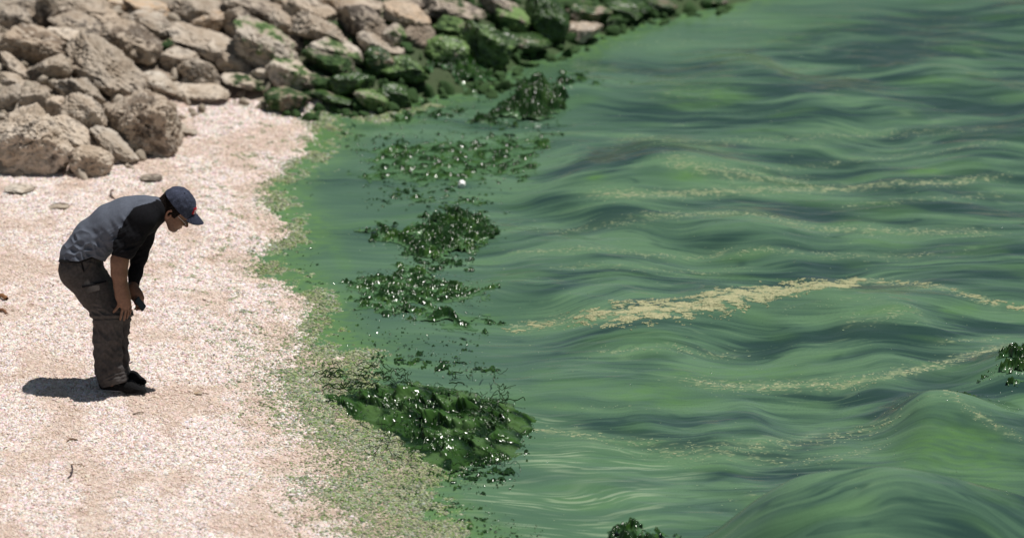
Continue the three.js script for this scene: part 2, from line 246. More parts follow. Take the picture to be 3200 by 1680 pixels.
// flecks and clots of dried cream scum riding on the swell
{
  const r = rng(71), list = [], fg = mergeVertices(new THREE.IcosahedronGeometry(1, 1).deleteAttribute('uv').deleteAttribute('normal'));
  const p = fg.attributes.position; for (let i = 0; i < p.count; i++) { const k = 0.8 + 0.4 * r(); p.setXYZ(i, p.getX(i) * k, p.getY(i), p.getZ(i) * k); }
  fg.computeVertexNormals();
  const main = [], add = (x, z, s, c, flat = 1) => { const y = wave(x, z); list.push([x, y, z, s * (1 + 1.4 * r()), s * 0.16 * flat, s * (0.7 + 0.5 * r()), 0, 0.5 * (r() - 0.5), 0, ...c]); };
  for (let i = 0; i < 420000; i++) {
    const x = lerp(0.8, 6.95, r()), z = lerp(-11, 3.2, r()), f = look(foamG, x, z);
    if (r() > 0.6 * Math.pow(f, 1.7) + 0.006) continue;
    const n = n2(x * 5, z * 12) * 0.6 + n2b(x * 14, z * 30) * 0.4;
    if (n < 0.20 - 0.55 * f) continue;
    const t = r(), c = mix3([0.20, 0.27, 0.15], [0.40, 0.38, 0.225], clamp(f * 1.0 - 0.25 + 0.4 * (t - 0.5)));
    add(x, z, 0.0028 + 0.006 * r() * r() * (0.4 + f), c);
  }
  tag(scatter('foam_flecks', fg, std({ roughness: 0.7 }), list), 'fine cream scum flecks strung in lines over the green swells', 'foam');
  const clots = [], strip = [...FOAM[0][0], ...FOAM[1][0], ...FOAM[2][0]].filter((q, i, A) => !i || q[0] > A[i - 1][0] + 20).map(([a, b]) => onWater(a, b)), curve = new THREE.CatmullRomCurve3(strip.map((q) => new THREE.Vector3(...q)));
  for (let i = 0; i < 60000; i++) {
    const u = r(), body = sstep(0.08, 0.22, u) * sstep(0.74, 0.56, u), q = curve.getPointAt(u), thin = (0.35 + 0.65 * body) * (1 - 0.4 * u), off = (r() + r() + r() - 1.5) / 1.5, x = q.x + 0.08 * (r() + r() - 1), z = q.z + 0.46 * thin * off;
    const n = 0.6 * n2(x * 4.5, z * 8) + 0.5 * n2b(x * 11, z * 22) + 0.25 * n2(x * 26, z * 50); if (n < 0.42 - 0.46 * body + 0.6 * off * off) continue;
    const s = 0.0022 + 0.0048 * r() * r() * (0.6 + body), c = mix3([0.22, 0.255, 0.13], [0.44, 0.40, 0.23], clamp(0.1 + 0.6 * r() + 0.6 * n - 0.5 * Math.abs(off)) * (0.5 + 0.5 * body));
    clots.push([x, wave(x, z) + 0.0015, z, s * (1.2 + 1.6 * r()), s * 0.28, s * 1.0, 0, r() * 3, 0, ...c]);
  }
  tag(scatter('foam', fg, std({ roughness: 0.75 }), clots), 'broad yellowish cream foam streak along one swell, right of the centre', 'foam');
}
// gravel: shells and pebbles
{
  const r = rng(5), shapes = [0, 1, 2].map((k) => {
    const g = mergeVertices(new THREE.IcosahedronGeometry(1, k ? 0 : 1).deleteAttribute('uv').deleteAttribute('normal')), p = g.attributes.position;
    for (let i = 0; i < p.count; i++) { const s = 0.75 + 0.5 * r(); p.setXYZ(i, p.getX(i) * s, p.getY(i) * (0.8 + 0.3 * r()), p.getZ(i) * (0.7 + 0.5 * r())); }
    g.computeVertexNormals(); return g;
  }), lists = [[], [], []];
  const PAL = [[0.78, 0.70, 0.67], [0.84, 0.80, 0.78], [0.64, 0.50, 0.46], [0.68, 0.56, 0.50], [0.52, 0.40, 0.30], [0.40, 0.38, 0.38], [0.25, 0.18, 0.13], [0.60, 0.58, 0.57], [0.72, 0.64, 0.58]];
  for (let i = 0; i < 370000; i++) {
    const x = lerp(-1.45, 2.6, r()), z = lerp(-6.6, 3.2, r()), pxr = 1600 + (x - CAM.x) * 465;
    if (x < -1.2 + 0.03 * z) continue;
    const d = shoreD(x, z); if (d < -0.5) continue;
    const rk = signedIn(ROCKLINE, x, z); if (rk > 0.25) continue;
    const sandy = fbm2(x * 1.3 + 30, z * 0.9, 3); if (r() < 0.45 * sstep(0.05, 0.4, sandy)) continue;
    const band = lerp(0.13, 0.85, sstep(-1.8, 0.4, z)), n = fbm2(x * 3.1, z * 3.1, 3);
    const wet = sstep(band * (1 + 1.3 * n), -0.12, d) + 0.45 * sstep(0.22, 0.45, fbm2(x * 4 + 9, z * 4, 3)) * sstep(1.3, 0.3, d) + 0.5 * sstep(1.0, 0.15, d + 0.25 * n) * sstep(-2, 0, z);
    const k = r(); let c = PAL[k < 0.22 ? 0 : k < 0.38 ? 1 : k < 0.56 ? 2 : k < 0.7 ? 3 : k < 0.8 ? 4 : k < 0.86 ? 5 : k < 0.9 ? 6 : k < 0.95 ? 7 : 8];
    c = mix3(c, [0.70, 0.60, 0.55], 0.28).map((v) => v * (0.92 + 0.2 * r()));
    if (sandy > -0.1) c = mix3(c, [0.60, 0.455, 0.36], 0.6 * sstep(-0.1, 0.35, sandy));
    if (r() < wet * 1.5) c = mix3(c, r() < 0.55 ? [0.026, 0.080, 0.008] : [0.115, 0.215, 0.03], 0.55 + 0.45 * r() * clamp(wet + 0.4));
    const s = 0.0055 + 0.0065 * r() * r() + (r() < 0.03 ? 0.006 : 0), y = land(x, z, d);
    lists[i % 3].push([x, y + s * 0.1, z, s * (1 + 0.5 * r()), s * (0.4 + 0.4 * r()), s * (0.8 + 0.4 * r()), 0.9 * (r() - 0.5), r() * 6.3, 0.9 * (r() - 0.5), ...c]);
  }
  const bed = new THREE.Group(); bed.name = numbered('gravel'); bed.userData.kind = 'stuff'; scene.add(bed); tag(bed, 'pinkish white shell gravel of the beach, stained green along the water', 'gravel');
  for (let k = 0; k < 3; k++) scatter('pebbles', shapes[k], std({ roughness: 0.75 }), lists[k], bed);
}
// ---------- boulders of the breakwater, each one placed and sized on its own ----------
const rockMat = std({ vertexColors: true, roughness: 0.93 }), wetRockMat = std({ vertexColors: true, roughness: 0.38 });
const toward = (px, py, z) => { const u = (840 - py) / FPX, dz = -CE - u * SE, t = (z - CAM.z) / dz; return new THREE.Vector3(CAM.x + (px - 1600) / FPX * t, CAM.y + (-SE + u * CE) * t, z); };
const ICO = new Map();
function ico(d) { if (!ICO.has(d)) ICO.set(d, mergeVertices(new THREE.IcosahedronGeometry(1, d).deleteAttribute('uv').deleteAttribute('normal'), 1e-5)); return ICO.get(d).clone(); }
function rockShape(seed, detail, o) {
  const r = rng(seed * 7919 + 13), g = ico(detail), p = g.attributes.position, planes = [], sharp = (o.sharp ?? 18) * 1.5, ox = r() * 50;
  for (let i = 0; i < (o.planes ?? 9); i++) { const u = 2 * r() - 1, a = r() * 6.283, s = Math.sqrt(1 - u * u); planes.push([s * Math.cos(a), u, s * Math.sin(a), 0.46 + 0.50 * r()]); }
  planes.push(...(o.faces ?? [[0.5 * (r() - 0.5), -0.22 * r(), 0.95, 0.58 + 0.2 * r()], [0.7 * (r() - 0.4), 0.93, 0.1 + 0.2 * r(), 0.56 + 0.2 * r()]]));
  const v = new THREE.Vector3(), lo = new THREE.Vector3(9, 9, 9), hi = new THREE.Vector3(-9, -9, -9);
  for (let i = 0; i < p.count; i++) {
    v.fromBufferAttribute(p, i);
    let s = Math.pow(0.98, -sharp);
    for (const q of planes) { const c = (v.x * q[0] + v.y * q[1] + v.z * q[2]) / q[3]; if (c > 0.2) s += Math.pow(c, sharp); }
    let rad = Math.pow(s, -1 / sharp);
    const x = v.x * rad + ox, y = v.y * rad, z = v.z * rad;
    rad += 0.12 * fbm3(x * 1.6, y * 1.6, z * 1.6, 3) + 0.07 * fbm3(x * 5, y * 5, z * 5, 3) + 0.022 * n3(x * 15, y * 15, z * 15) + 0.010 * n3(x * 34, y * 34, z * 34);
    const pit = n3(x * 3.6 + 9, y * 3.6, z * 3.6) + 0.4 * n3(x * 8, y * 8, z * 8); rad -= (o.pits ?? 0.09) * sstep(0.45, 1.0, pit) + 0.045 * sstep(0.45, 0.8, n3(x * 13, y * 13 + 4, z * 13));
    p.setXYZ(i, v.x * rad, v.y * rad, v.z * rad);
    v.multiplyScalar(rad); lo.min(v); hi.max(v);
  }
  const m = lo.clone().add(hi).multiplyScalar(0.5), e = hi.sub(lo).multiplyScalar(0.5);
  for (let i = 0; i < p.count; i++) p.setXYZ(i, (p.getX(i) - m.x) / e.x, (p.getY(i) - m.y) / e.y, (p.getZ(i) - m.z) / e.z);
  return g;
}
let rockSeed = 1;
function boulder([cx, cy, w0, h0, tilt, o, label]) {
  const w = w0 * 1.1, h = h0 * 1.1;
  const L = onLand(cx, cy + 0.32 * h), c = toward(cx, cy, L[2] + (o.push ?? 0)), scale = ((CAM.y - c.y) * SE + (CAM.z - c.z) * CE) / FPX, W = w * scale / 2, Hs = h * scale / 2, D = (o.deep ?? 0.85) * W;
  const H = Math.sqrt(Math.max(Hs * Hs - D * D * SE * SE, 0.3 * Hs * Hs)) / CE, seed = o.seed ?? rockSeed++;
  const g = rockShape(seed, Math.round(clamp(Math.sqrt(w * h) * 0.2, 14, 44)), o), p = g.attributes.position, t = tilt * Math.PI / 180, ct = Math.cos(t), st = Math.sin(t);
  for (let i = 0; i < p.count; i++) { const x = p.getX(i) * W, y = p.getY(i) * H, z = p.getZ(i) * D; p.setXYZ(i, x * ct - y * st, x * st + y * ct, z); }
  g.computeVertexNormals();
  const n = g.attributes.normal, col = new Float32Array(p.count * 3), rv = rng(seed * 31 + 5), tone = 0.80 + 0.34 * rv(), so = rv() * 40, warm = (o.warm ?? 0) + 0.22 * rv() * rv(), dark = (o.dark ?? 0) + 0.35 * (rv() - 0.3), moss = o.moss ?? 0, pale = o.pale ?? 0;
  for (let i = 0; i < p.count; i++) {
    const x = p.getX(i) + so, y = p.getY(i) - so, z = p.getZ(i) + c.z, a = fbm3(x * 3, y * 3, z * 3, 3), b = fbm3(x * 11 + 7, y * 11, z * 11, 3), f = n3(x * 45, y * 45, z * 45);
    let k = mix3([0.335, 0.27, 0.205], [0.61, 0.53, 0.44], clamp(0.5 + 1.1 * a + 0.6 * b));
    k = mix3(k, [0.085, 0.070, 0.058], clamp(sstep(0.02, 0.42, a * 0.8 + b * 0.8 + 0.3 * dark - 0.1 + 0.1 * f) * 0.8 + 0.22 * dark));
    k = mix3(k, [0.46, 0.32, 0.20], warm * clamp(0.5 + b)); k = mix3(k, [0.56, 0.51, 0.44], pale * clamp(0.5 + a - b));
    k = k.map((v) => v * tone);
    if (moss) {
      const low = clamp(0.5 - p.getY(i) / (2 * H)), q = sstep(0.62, 0.25, 0.5 + 0.8 * a + 0.5 * b - moss * 0.8 + 0.3 - 0.35 * low * moss);
      k = mix3(k, mix3([0.018, 0.045, 0.010], o.lime ? [0.15, 0.24, 0.08] : [0.062, 0.125, 0.028], clamp(0.36 + 1.1 * b + 0.5 * a + (o.lime ?? 0))), q);
    }
    const s = 1 + 0.12 * f; col.set([k[0] * s, k[1] * s, k[2] * s], i * 3);
  }
  g.setAttribute('color', new THREE.BufferAttribute(col, 3));
  const m = put(moss > 0.5 ? 'mossy_boulder' : 'boulder', g, o.wet ? wetRockMat : rockMat);
  m.position.copy(c);
  tag(m, label, 'boulder', 'boulders of the breakwater');
}
const ROCKS = [
  // nearest the gravel, left edge
  [105, 440, 245, 205, -8, { planes: 4, faces: [[0.56, 0.8, 0.2, 0.56], [-0.55, 0.8, 0.2, 0.6], [0.05, -0.10, 0.99, 0.58]], sharp: 18 }, 'large pale boulder with a sloping top against the left edge of the photo'],
  [447, 388, 236, 182, -6, { dark: 0.75, warm: 0.25, seed: 71, planes: 2, faces: [[0.95, 0.22, 0.2, 0.6], [-0.60, 0.78, 0.2, 0.5], [0.08, -0.14, 0.98, 0.52], [0.3, 0.95, 0, 0.62], [0, -1, 0, 0.6]], sharp: 22, pits: 0.14 }, 'big dark brown pyramid-shaped boulder standing rightmost on the gravel'],
  [213, 412, 165, 86, -38, { planes: 8, dark: 0.1 }, 'slanting slab wedged just right of the large boulder at the left edge'],
  [261, 362, 145, 116, -18, { dark: 0.2 }, 'grey rounded boulder leaning on the left flank of the dark pyramid-shaped boulder'],
  [352, 452, 165, 76, -34, { pale: 0.6, planes: 8 }, 'white slab sloping down to the gravel below the dark pyramid-shaped boulder'],
  [284, 502, 132, 100, 0, { dark: 0.15, sharp: 11 }, 'small round pitted boulder resting on the gravel in front of the white slab'],
  [28, 524, 76, 46, -12, { pale: 0.4 }, 'low pale stone half cut by the left edge, lowest of the breakwater'],
  [2, 480, 26, 50, 0, { warm: 0.9 }, 'rust coloured stone sliver at the left edge below the large pale boulder'],
  [108, 310, 92, 94, -20, { pale: 0.25 }, 'upright pale stone behind the large boulder at the left edge'],
  [33, 306, 86, 80, 0, { pale: 0.45 }, 'smooth pale stone touching the left edge just above the large boulder'],
  [176, 333, 70, 60, -20, { warm: 0.25 }, 'small tan stone in the hollow left of the grey rounded boulder'],
  [250, 283, 165, 84, -28, { planes: 8, pale: 0.1 }, 'tan slanting slab under the big slab with a black shaded end'],
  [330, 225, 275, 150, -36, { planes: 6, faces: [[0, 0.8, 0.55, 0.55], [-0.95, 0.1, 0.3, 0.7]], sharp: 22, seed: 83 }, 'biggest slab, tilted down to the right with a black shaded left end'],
  [152, 217, 138, 92, 4, { dark: 0.25, sharp: 11 }, 'lumpy grey-brown boulder left of the black end of the tilted slab'],
  [38, 252, 96, 42, -20, { dark: 0.1 }, 'thin slanting stone at the left edge under the narrow ridge stone'],
  [42, 208, 110, 44, -40, { dark: 0.15 }, 'narrow ridge stone slanting down from the left edge'],
  [95, 146, 200, 116, -14, { dark: 0.85, warm: 0.15 }, 'wide dark cracked boulder at the left edge, above the narrow ridge stone'],
  [196, 128, 118, 84, -30, { pale: 0.3 }, 'pale grey topped stone between the dark cracked boulder and the tilted slab'],
  [240, 86, 180, 84, -22, { dark: 0.5 }, 'dark speckled boulder near the top left, under the topmost brown boulder'],
  [405, 138, 190, 124, -28, { dark: 0.55, warm: 0.15, sharp: 12 }, 'dark domed boulder directly above the tilted slab'],
  [48, 62, 108, 82, -20, { dark: 0.2 }, 'grey boulder second from the top at the left edge'],
  [62, 14, 150, 60, -10, { dark: 0.5 }, 'dark boulder in the top left corner'],
  [146, 30, 70, 110, 6, { dark: 0.6 }, 'dark shaded boulder beside the top left corner boulder'],
  [240, 22, 210, 84, -10, { warm: 0.25, dark: 0.15 }, 'broad brown boulder on the top edge, right of the dark corner boulders'],
  [330, 70, 150, 70, -24, { warm: 0.35 }, 'tan stone between the top brown boulder and the dark domed boulder'],
  [370, 8, 90, 40, 0, { warm: 0.8 }, 'small orange stone on the top edge, left of the orange slab'],
  [458, 20, 150, 46, -14, { warm: 0.95, planes: 7 }, 'flat orange-brown slab on the top edge'],
  [462, 62, 120, 60, -8, { pale: 0.6 }, 'white stone lying just under the flat orange-brown slab'],
  [500, 84, 130, 60, -14, { pale: 0.35 }, 'pale broken stone right of the dark domed boulder'],
  // middle of the slope
  [624, 30, 190, 84, -16, { dark: 0.05 }, 'smooth grey boulder on the top edge right of the orange slab'],
  [650, 68, 112, 74, -6, { dark: 0.45, warm: 0.5, pits: 0.16 }, 'ochre stone with a dark hollow under the smooth grey top boulder'],
  [760, 86, 140, 108, -30, { dark: 0.2 }, 'grey rounded boulder right of the ochre hollowed stone'],
  [543, 147, 80, 54, -14, { warm: 0.5, dark: 0.4, moss: 0.28 }, 'small rusty brown stone below the pale broken stone'],
  [640, 128, 270, 84, -14, { pale: 0.25, sharp: 12 }, 'broad low pale boulder across the middle of the slope'],
  [826, 148, 230, 128, -26, { pale: 0.55, moss: 0.24, lime: 0.5, sharp: 12 }, 'large pale green-tinged boulder in the middle of the slope'],
  [705, 172, 170, 70, -28, { pale: 0.35 }, 'pale slanting ridge left of the large green-tinged boulder'],
  [628, 220, 140, 86, -16, { pits: 0.24, pale: 0.25 }, 'pale boulder with a deep dark hole, just above the gravel'],
  [560, 190, 120, 70, -10, { pale: 0.35, warm: 0.1 }, 'low tan stone left of the boulder with the deep hole'],
  [505, 262, 140, 60, -22, { pale: 0.7, planes: 7 }, 'white sunlit stone at the foot of the biggest tilted slab'],
  [612, 278, 200, 50, -6, { pale: 0.3, dark: 0.15 }, 'flat grey stone half buried in the gravel under the holed boulder'],
  [735, 200, 130, 74, -24, { dark: 0.2, pale: 0.2 }, 'brown stone with a shaded underside below the large green-tinged boulder'],
  [775, 250, 160, 52, -6, { pale: 0.45, moss: 0.15 }, 'long low whitish stone right of the holed boulder, at the gravel edge'],
  [818, 235, 86, 56, 0, { pale: 0.4, moss: 0.2, lime: 0.4 }, 'small whitish stone beside the green-speckled white boulder'],
  [905, 236, 146, 86, -8, { pale: 0.5, moss: 0.3, lime: 0.4 }, 'white boulder with green specks where gravel meets the green rocks'],
  [898, 312, 140, 74, -8, { dark: 0.6, moss: 0.5, warm: 0.2 }, 'dark brown stone with green growth at the corner of gravel and water'],
  [795, 28, 200, 76, -16, { dark: 0.4 }, 'long brown boulder on the top edge right of the smooth grey one'],
  [893, 84, 130, 82, -38, { dark: 0.35, pale: 0.3 }, 'leaning boulder with one bright flank under the long brown top boulder'],
  [955, 44, 170, 104, -30, { dark: 0.4, warm: 0.1 }, 'wide grey-brown boulder on the top edge above the bright-flanked one'],
  [1005, 100, 190, 92, -26, { dark: 0.3 }, 'speckled grey boulder pointing down right, right of the bright-flanked one'],
  [905, 128, 120, 44, -8, { dark: 0.3 }, 'small grey stone squeezed under the bright-flanked leaning boulder'],
  [1025, 14, 80, 60, 6, { warm: 0.6, dark: 0.4 }, 'small rusty stone on the top edge beside the wide grey-brown boulder'],
  [1125, 66, 160, 96, -22, { dark: 0.65 }, 'dark faced boulder with a tan crest, left of the ochre ridge boulder'],
  [1120, 14, 150, 50, -6, { warm: 0.25 }, 'tan boulder on the top edge above the dark faced one'],
  [1265, 52, 150, 78, -24, { warm: 0.55 }, 'ochre ridge boulder near the top, above the black cavity'],
  [1275, 10, 120, 40, 0, { dark: 0.6 }, 'dark stone on the top edge above the ochre ridge boulder'],
  [1415, 32, 200, 90, -14, { dark: 0.5, moss: 0.12 }, 'large grey-brown boulder on the top edge right of the ochre ridge one'],
  [1052, 158, 180, 74, -20, { pale: 0.7, moss: 0.25, lime: 0.3 }, 'bright white boulder with a green right end in the middle of the slope'],
  [1168, 142, 120, 60, -34, { pale: 0.35 }, 'grey slanting stone right of the bright white boulder with green end'],
  [1228, 116, 70, 74, -30, { pale: 0.3, moss: 0.3, lime: 0.5 }, 'small yellowish stone left of the black cavity'],
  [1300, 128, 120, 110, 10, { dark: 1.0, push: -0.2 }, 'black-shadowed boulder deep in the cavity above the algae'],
  [1038, 198, 190, 84, -12, { dark: 0.55, moss: 0.55 }, 'dark boulder half grown over with green below the bright white one'],
  [990, 258, 110, 60, -6, { dark: 0.3, moss: 0.45 }, 'brown stone flecked with green above the corner stone'],
  [1240, 158, 70, 30, -8, { pale: 0.6 }, 'little pinkish white stone at the foot of the black cavity'],
  // green rocks along the water
  [1090, 264, 130, 84, -8, { moss: 0.9, wet: 1, sharp: 12 }, 'round moss covered stone at the water left of the green tongue'],
  [1180, 194, 90, 84, -10, { moss: 0.6, warm: 0.4, wet: 1 }, 'rusty and green stone above the green tongue of rocks'],
  [1262, 216, 150, 84, -8, { moss: 1.0, wet: 1, lime: 0.15 }, 'flat-topped bright moss stone at the edge of the inlet'],
  [1398, 156, 128, 78, -10, { moss: 0.75, pale: 0.5, wet: 1, lime: 0.5, sharp: 10 }, 'glistening pale green round boulder above the dark algae heap'],
  [1412, 92, 120, 84, -20, { moss: 0.8, dark: 0.3, lime: 0.1 }, 'green coated boulder directly above the glistening round one'],
  [1510, 142, 170, 124, -34, { moss: 0.95, wet: 1, lime: 0.05 }, 'big slanting green boulder right of the glistening round one'],
  [1600, 58, 120, 66, -22, { moss: 0.9, lime: 0.75 }, 'bright lime green flat stone near the top edge'],
  [1560, 24, 130, 70, -20, { dark: 0.35, moss: 0.3 }, 'grey-brown boulder on the top edge above the lime green stone'],
  [1636, 132, 150, 66, -4, { moss: 0.7, dark: 0.3, wet: 1 }, 'grey-green low stone at the waterline right of the big slanting one'],
  [1706, 62, 150, 130, -30, { moss: 0.95, dark: 0.5, wet: 1 }, 'dark green steep boulder near the top, right of the lime stone'],
  [1815, 98, 132, 64, 6, { pale: 0.5, warm: 0.35, wet: 1, sharp: 12, pits: 0.14, dark: -0.3 }, 'tan bare rock standing in the green water at the far shore'],
  [1838, 46, 140, 72, -8, { moss: 0.6, warm: 0.25, wet: 1 }, 'olive boulder just behind the tan bare rock in the water'],
  [1790, 6, 160, 50, 0, { moss: 0.85, dark: 0.6 }, 'very dark green rock on the top edge above the olive boulder'],
  [1960, 28, 150, 66, -10, { moss: 0.9, dark: 0.5, wet: 1 }, 'dark green rock at the far right end of the breakwater'],
  [2060, 10, 110, 40, -12, { moss: 0.6, warm: 0.3, dark: 0.5, wet: 1 }, 'low brown and green rock at the tip, on the top edge'],
  [1915, 62, 110, 44, -10, { moss: 1.0, dark: 0.5, wet: 1 }, 'small dark green rock at the water right of the tan bare rock'],
  [1158, 318, 110, 64, -14, { moss: 0.85, lime: 0.35, wet: 1, pale: 0.3 }, 'light green lump awash in the shallows below the round moss stone'],
  [1036, 300, 130, 44, -12, { moss: 0.9, wet: 1 }, 'low green stone between the corner stone and the shallows'],
  [1232, 302, 120, 76, -16, { moss: 1.0, dark: 0.4, wet: 1 }, 'dark green lump awash right of the light green one'],
  [2240, 3, 70, 22, -8, { moss: 0.4, dark: 0.5, wet: 1 }, 'dark rock tip in the water on the top edge, farthest right'],
];
ROCKS.forEach(boulder);
{ // broken stone between the boulders
  const r = rng(91), list = [], g = rockShape(400, 3, { pits: 0 }); g.computeVertexNormals();
  for (let i = 0; i < 5000; i++) {
    const x = lerp(-2.2, 4.4, r()), z = lerp(-9.8, -4.4, r()), d = signedIn(ROCKLINE, x, z); if (d < -0.15 || r() < 0.3) continue;
    const s = 0.02 + 0.05 * r() * r(), wet = sstep(0.2, -0.5, shoreD(x, z) - 0.35 - 1.1 * sstep(0.4, 1.4, x)), c = mix3(mix3([0.24, 0.2, 0.15], [0.44, 0.38, 0.31], r()), [0.026, 0.065, 0.014], wet);
    list.push([x, land(x, z) + s * 0.3, z, s * (1 + r()), s * (0.6 + 0.4 * r()), s, r() * 6, r() * 6, r() * 6, ...c]);
  }
  tag(scatter('rubble', g, rockMat.clone(), list), 'small broken stones filling the gaps between the boulders', 'rubble');
}
{ // a few loose stones on the gravel
  const stones = [[585, 412, 60, 22, { pale: 0.8 }, 'lone flat white stone on the gravel right of the dark pyramid-shaped boulder'], [470, 556, 70, 22, { dark: 0.7 }, 'thin dark stone half sunk in gravel behind the man'], [185, 642, 60, 16, { dark: 0.8 }, 'low dark stone in the gravel left of the man and behind him'], [60, 590, 90, 26, { pale: 0.7 }, 'flat whitish stone near the left edge below the breakwater'], [618, 1228, 26, 9, { dark: 0.6, warm: 0.9 }, 'small brown chip on the gravel right of the shoes']];
  for (const [cx, cy, w, h, o, label] of stones) { boulder([cx, cy, w, h, 0, { ...o, deep: 0.9 }, label]); }
  for (const o of scene.children.slice(-stones.length)) { o.userData.category = 'stone'; o.userData.group = 'loose stones on the gravel'; o.name = numbered('loose_stone'); }
}

// ---------- thick algae thrown up along the line of breakers ----------
const algaeMat = std({ vertexColors: true, roughness: 0.16, ior: 1.36 });
function patch(P, sx, sz, margin, f, loose) {                               // f(x, z, inside) gives [lift over the water, colour] or null below the water
  let x0 = 1e9, x1 = -1e9, z0 = 1e9, z1 = -1e9; for (const [x, z] of P) { x0 = Math.min(x0, x); x1 = Math.max(x1, x); z0 = Math.min(z0, z); z1 = Math.max(z1, z); }
  x0 -= margin; x1 += margin; z0 -= margin; z1 += margin;
  const nx = Math.ceil((x1 - x0) / sx), nz = Math.ceil((z1 - z0) / sz), pos = [], col = [], id = new Int32Array(nx * nz).fill(-1), idx = [];
  for (let j = 0; j < nz; j++) for (let i = 0; i < nx; i++) {
    const x = x0 + i * sx, z = z0 + j * sz, q = f(x, z, signedIn(P, x, z));
    if (q && q[0] > -0.012) { id[j * nx + i] = pos.length / 3; pos.push(x + (q[2] ?? 0), Math.max(wave(x, z), land(x, z) - 0.004) + q[0], z); col.push(...q[1]); }
  }
  for (let j = 0; j < nz - 1; j++) for (let i = 0; i < nx - 1; i++) { const a = id[j * nx + i], b = id[j * nx + i + 1], c = id[(j + 1) * nx + i], d = id[(j + 1) * nx + i + 1]; if (a >= 0 && b >= 0 && c >= 0 && d >= 0) idx.push(a, c, b, b, c, d); }
  // the largest connected piece is the thing itself, crumbs that float free of it join the loose specks
  const up = Int32Array.from({ length: pos.length / 3 }, (_, i) => i), root = (i) => { while (up[i] !== i) { up[i] = up[up[i]]; i = up[i]; } return i; }, size = new Map();
  for (let t = 0; t < idx.length; t += 3) { const a = root(idx[t]); up[root(idx[t + 1])] = a; up[root(idx[t + 2])] = a; }
  for (let t = 0; t < idx.length; t += 3) { const a = root(idx[t]); size.set(a, (size.get(a) ?? 0) + 1); }
  let best = -1; for (const [k, v] of size) if (best < 0 || v > size.get(best)) best = k;
  const make = (test) => {
    const used = new Int32Array(up.length).fill(-1), P2 = [], C2 = [], I2 = [];
    for (let t = 0; t < idx.length; t += 3) if (test(root(idx[t]))) for (let w = 0; w < 3; w++) { const a = idx[t + w]; if (used[a] < 0) { used[a] = P2.length / 3; P2.push(pos[a * 3], pos[a * 3 + 1], pos[a * 3 + 2]); C2.push(col[a * 3], col[a * 3 + 1], col[a * 3 + 2]); } I2.push(used[a]); }
    const g = new THREE.BufferGeometry();
    g.setAttribute('position', new THREE.Float32BufferAttribute(P2, 3)); g.setAttribute('color', new THREE.Float32BufferAttribute(C2, 3)); g.setIndex(I2); g.computeVertexNormals();
    return g;
  };
  if (loose) { specks.push(make(() => true)); return null; }
  specks.push(make((a) => a !== best));
  return make((a) => a === best);
}
const specks = [];
const glintSpots = [];
function algae(label, px, o) {
  const P = poly(px, 0.03), s = o.seed, H = o.h;
  const g = patch(P, o.sx ?? 0.007, o.sz ?? 0.012, 0.15, (x, z, d) => {
    const edge = sstep(-0.12, o.edge ?? 0.16, d + 0.26 * fbm2(x * 3 + s, z * 3.6, 4));
    const lump = fbm2(x * o.fx * 0.75 + s, z * o.fz * 1.25 + 0.6 * n2(x * 3, z * 2 + s), 5), fine = n2b(x * 30, z * 20 + s), grain = n2(x * 66, z * 44);
    const k = lump + 0.26 * fine * (o.crumb ?? 1) + 0.16 * grain * (o.crumb ?? 1) - lerp(0.8, o.cut, edge);
    const film = o.loose ? -1 : edge - 0.42 + 0.25 * fine * (1 - edge) - 0.1 * grain;
    if (k < -0.06 && film < 0) return null;
    const dome = o.dome ? o.dome * Math.pow(sstep(-0.08, o.domeR ?? 0.5, d), 0.8) * (0.75 + 0.6 * lump) : 0;
    const y = Math.max(H * (k < 0 ? k * 2 : Math.pow(k, 0.8)), film > 0 ? 0.0022 + 0.0015 * n2(x * 12, z * 9) : -1) + dome;
    const thick = sstep(-0.18, 0.12, k), light = clamp(0.25 + 0.8 * n2b(x * 4 + s, z * 4) + 0.5 * fine - 0.4 * thick);
    return [y, mix3(mix3([0.050, 0.120, 0.048], [0.085, 0.17, 0.075], clamp(0.5 + 0.6 * n2(x * 9, z * 15 + s))), mix3([0.008, 0.028, 0.004], o.pale ?? [0.046, 0.112, 0.018], light), thick)];
  }, o.loose);
  glintSpots.push([P, o.glints ?? 200, o.dome ?? 0]);
  if (!g) return;
  tag(put('algae_mat', g, algaeMat), label, 'algae', 'algae mats along the breakers');
}
algae('dark green domed algae mound where a wave curls, near the green rocks', [[1560, 300], [1620, 262], [1700, 250], [1760, 275], [1765, 330], [1715, 375], [1600, 372], [1480, 366], [1555, 345]], { seed: 3, h: 0.07, fx: 7, fz: 4, cut: -0.5, dome: 0.13, domeR: 0.55, glints: 150, pale: [0.04, 0.085, 0.02] });
algae('heap of dark stringy algae against the rocks at the back of the inlet', [[1340, 250], [1400, 205], [1480, 200], [1530, 225], [1570, 250], [1500, 275], [1400, 272]], { seed: 13, h: 0.06, fx: 8, fz: 5, cut: -0.35, dome: 0.1, domeR: 0.5, glints: 110, pale: [0.045, 0.10, 0.025] });
algae('small dark algae strip floating alone in open water near the top', [[1785, 238], [1840, 250], [1900, 245], [1930, 262], [1860, 270], [1800, 258]], { seed: 31, h: 0.05, fx: 6, fz: 3, cut: -0.2, dome: 0.03, glints: 25 });
algae('loose specks of algae in the pale inlet just below the rocks', [[1190, 330], [1300, 300], [1420, 310], [1500, 350], [1400, 372], [1250, 375], [1180, 420], [1240, 425]], { loose: 1, seed: 21, h: 0.04, fx: 9, fz: 6, cut: 0.05, glints: 170 });
algae('wide speckled raft of algae and bubbles below the inlet', [[1130, 455], [1250, 440], [1400, 430], [1560, 420], [1720, 440], [1650, 540], [1500, 545], [1330, 560], [1180, 555], [1100, 550], [1160, 500]], { seed: 51, h: 0.045, fx: 8, fz: 6, cut: 0.02, glints: 420 });
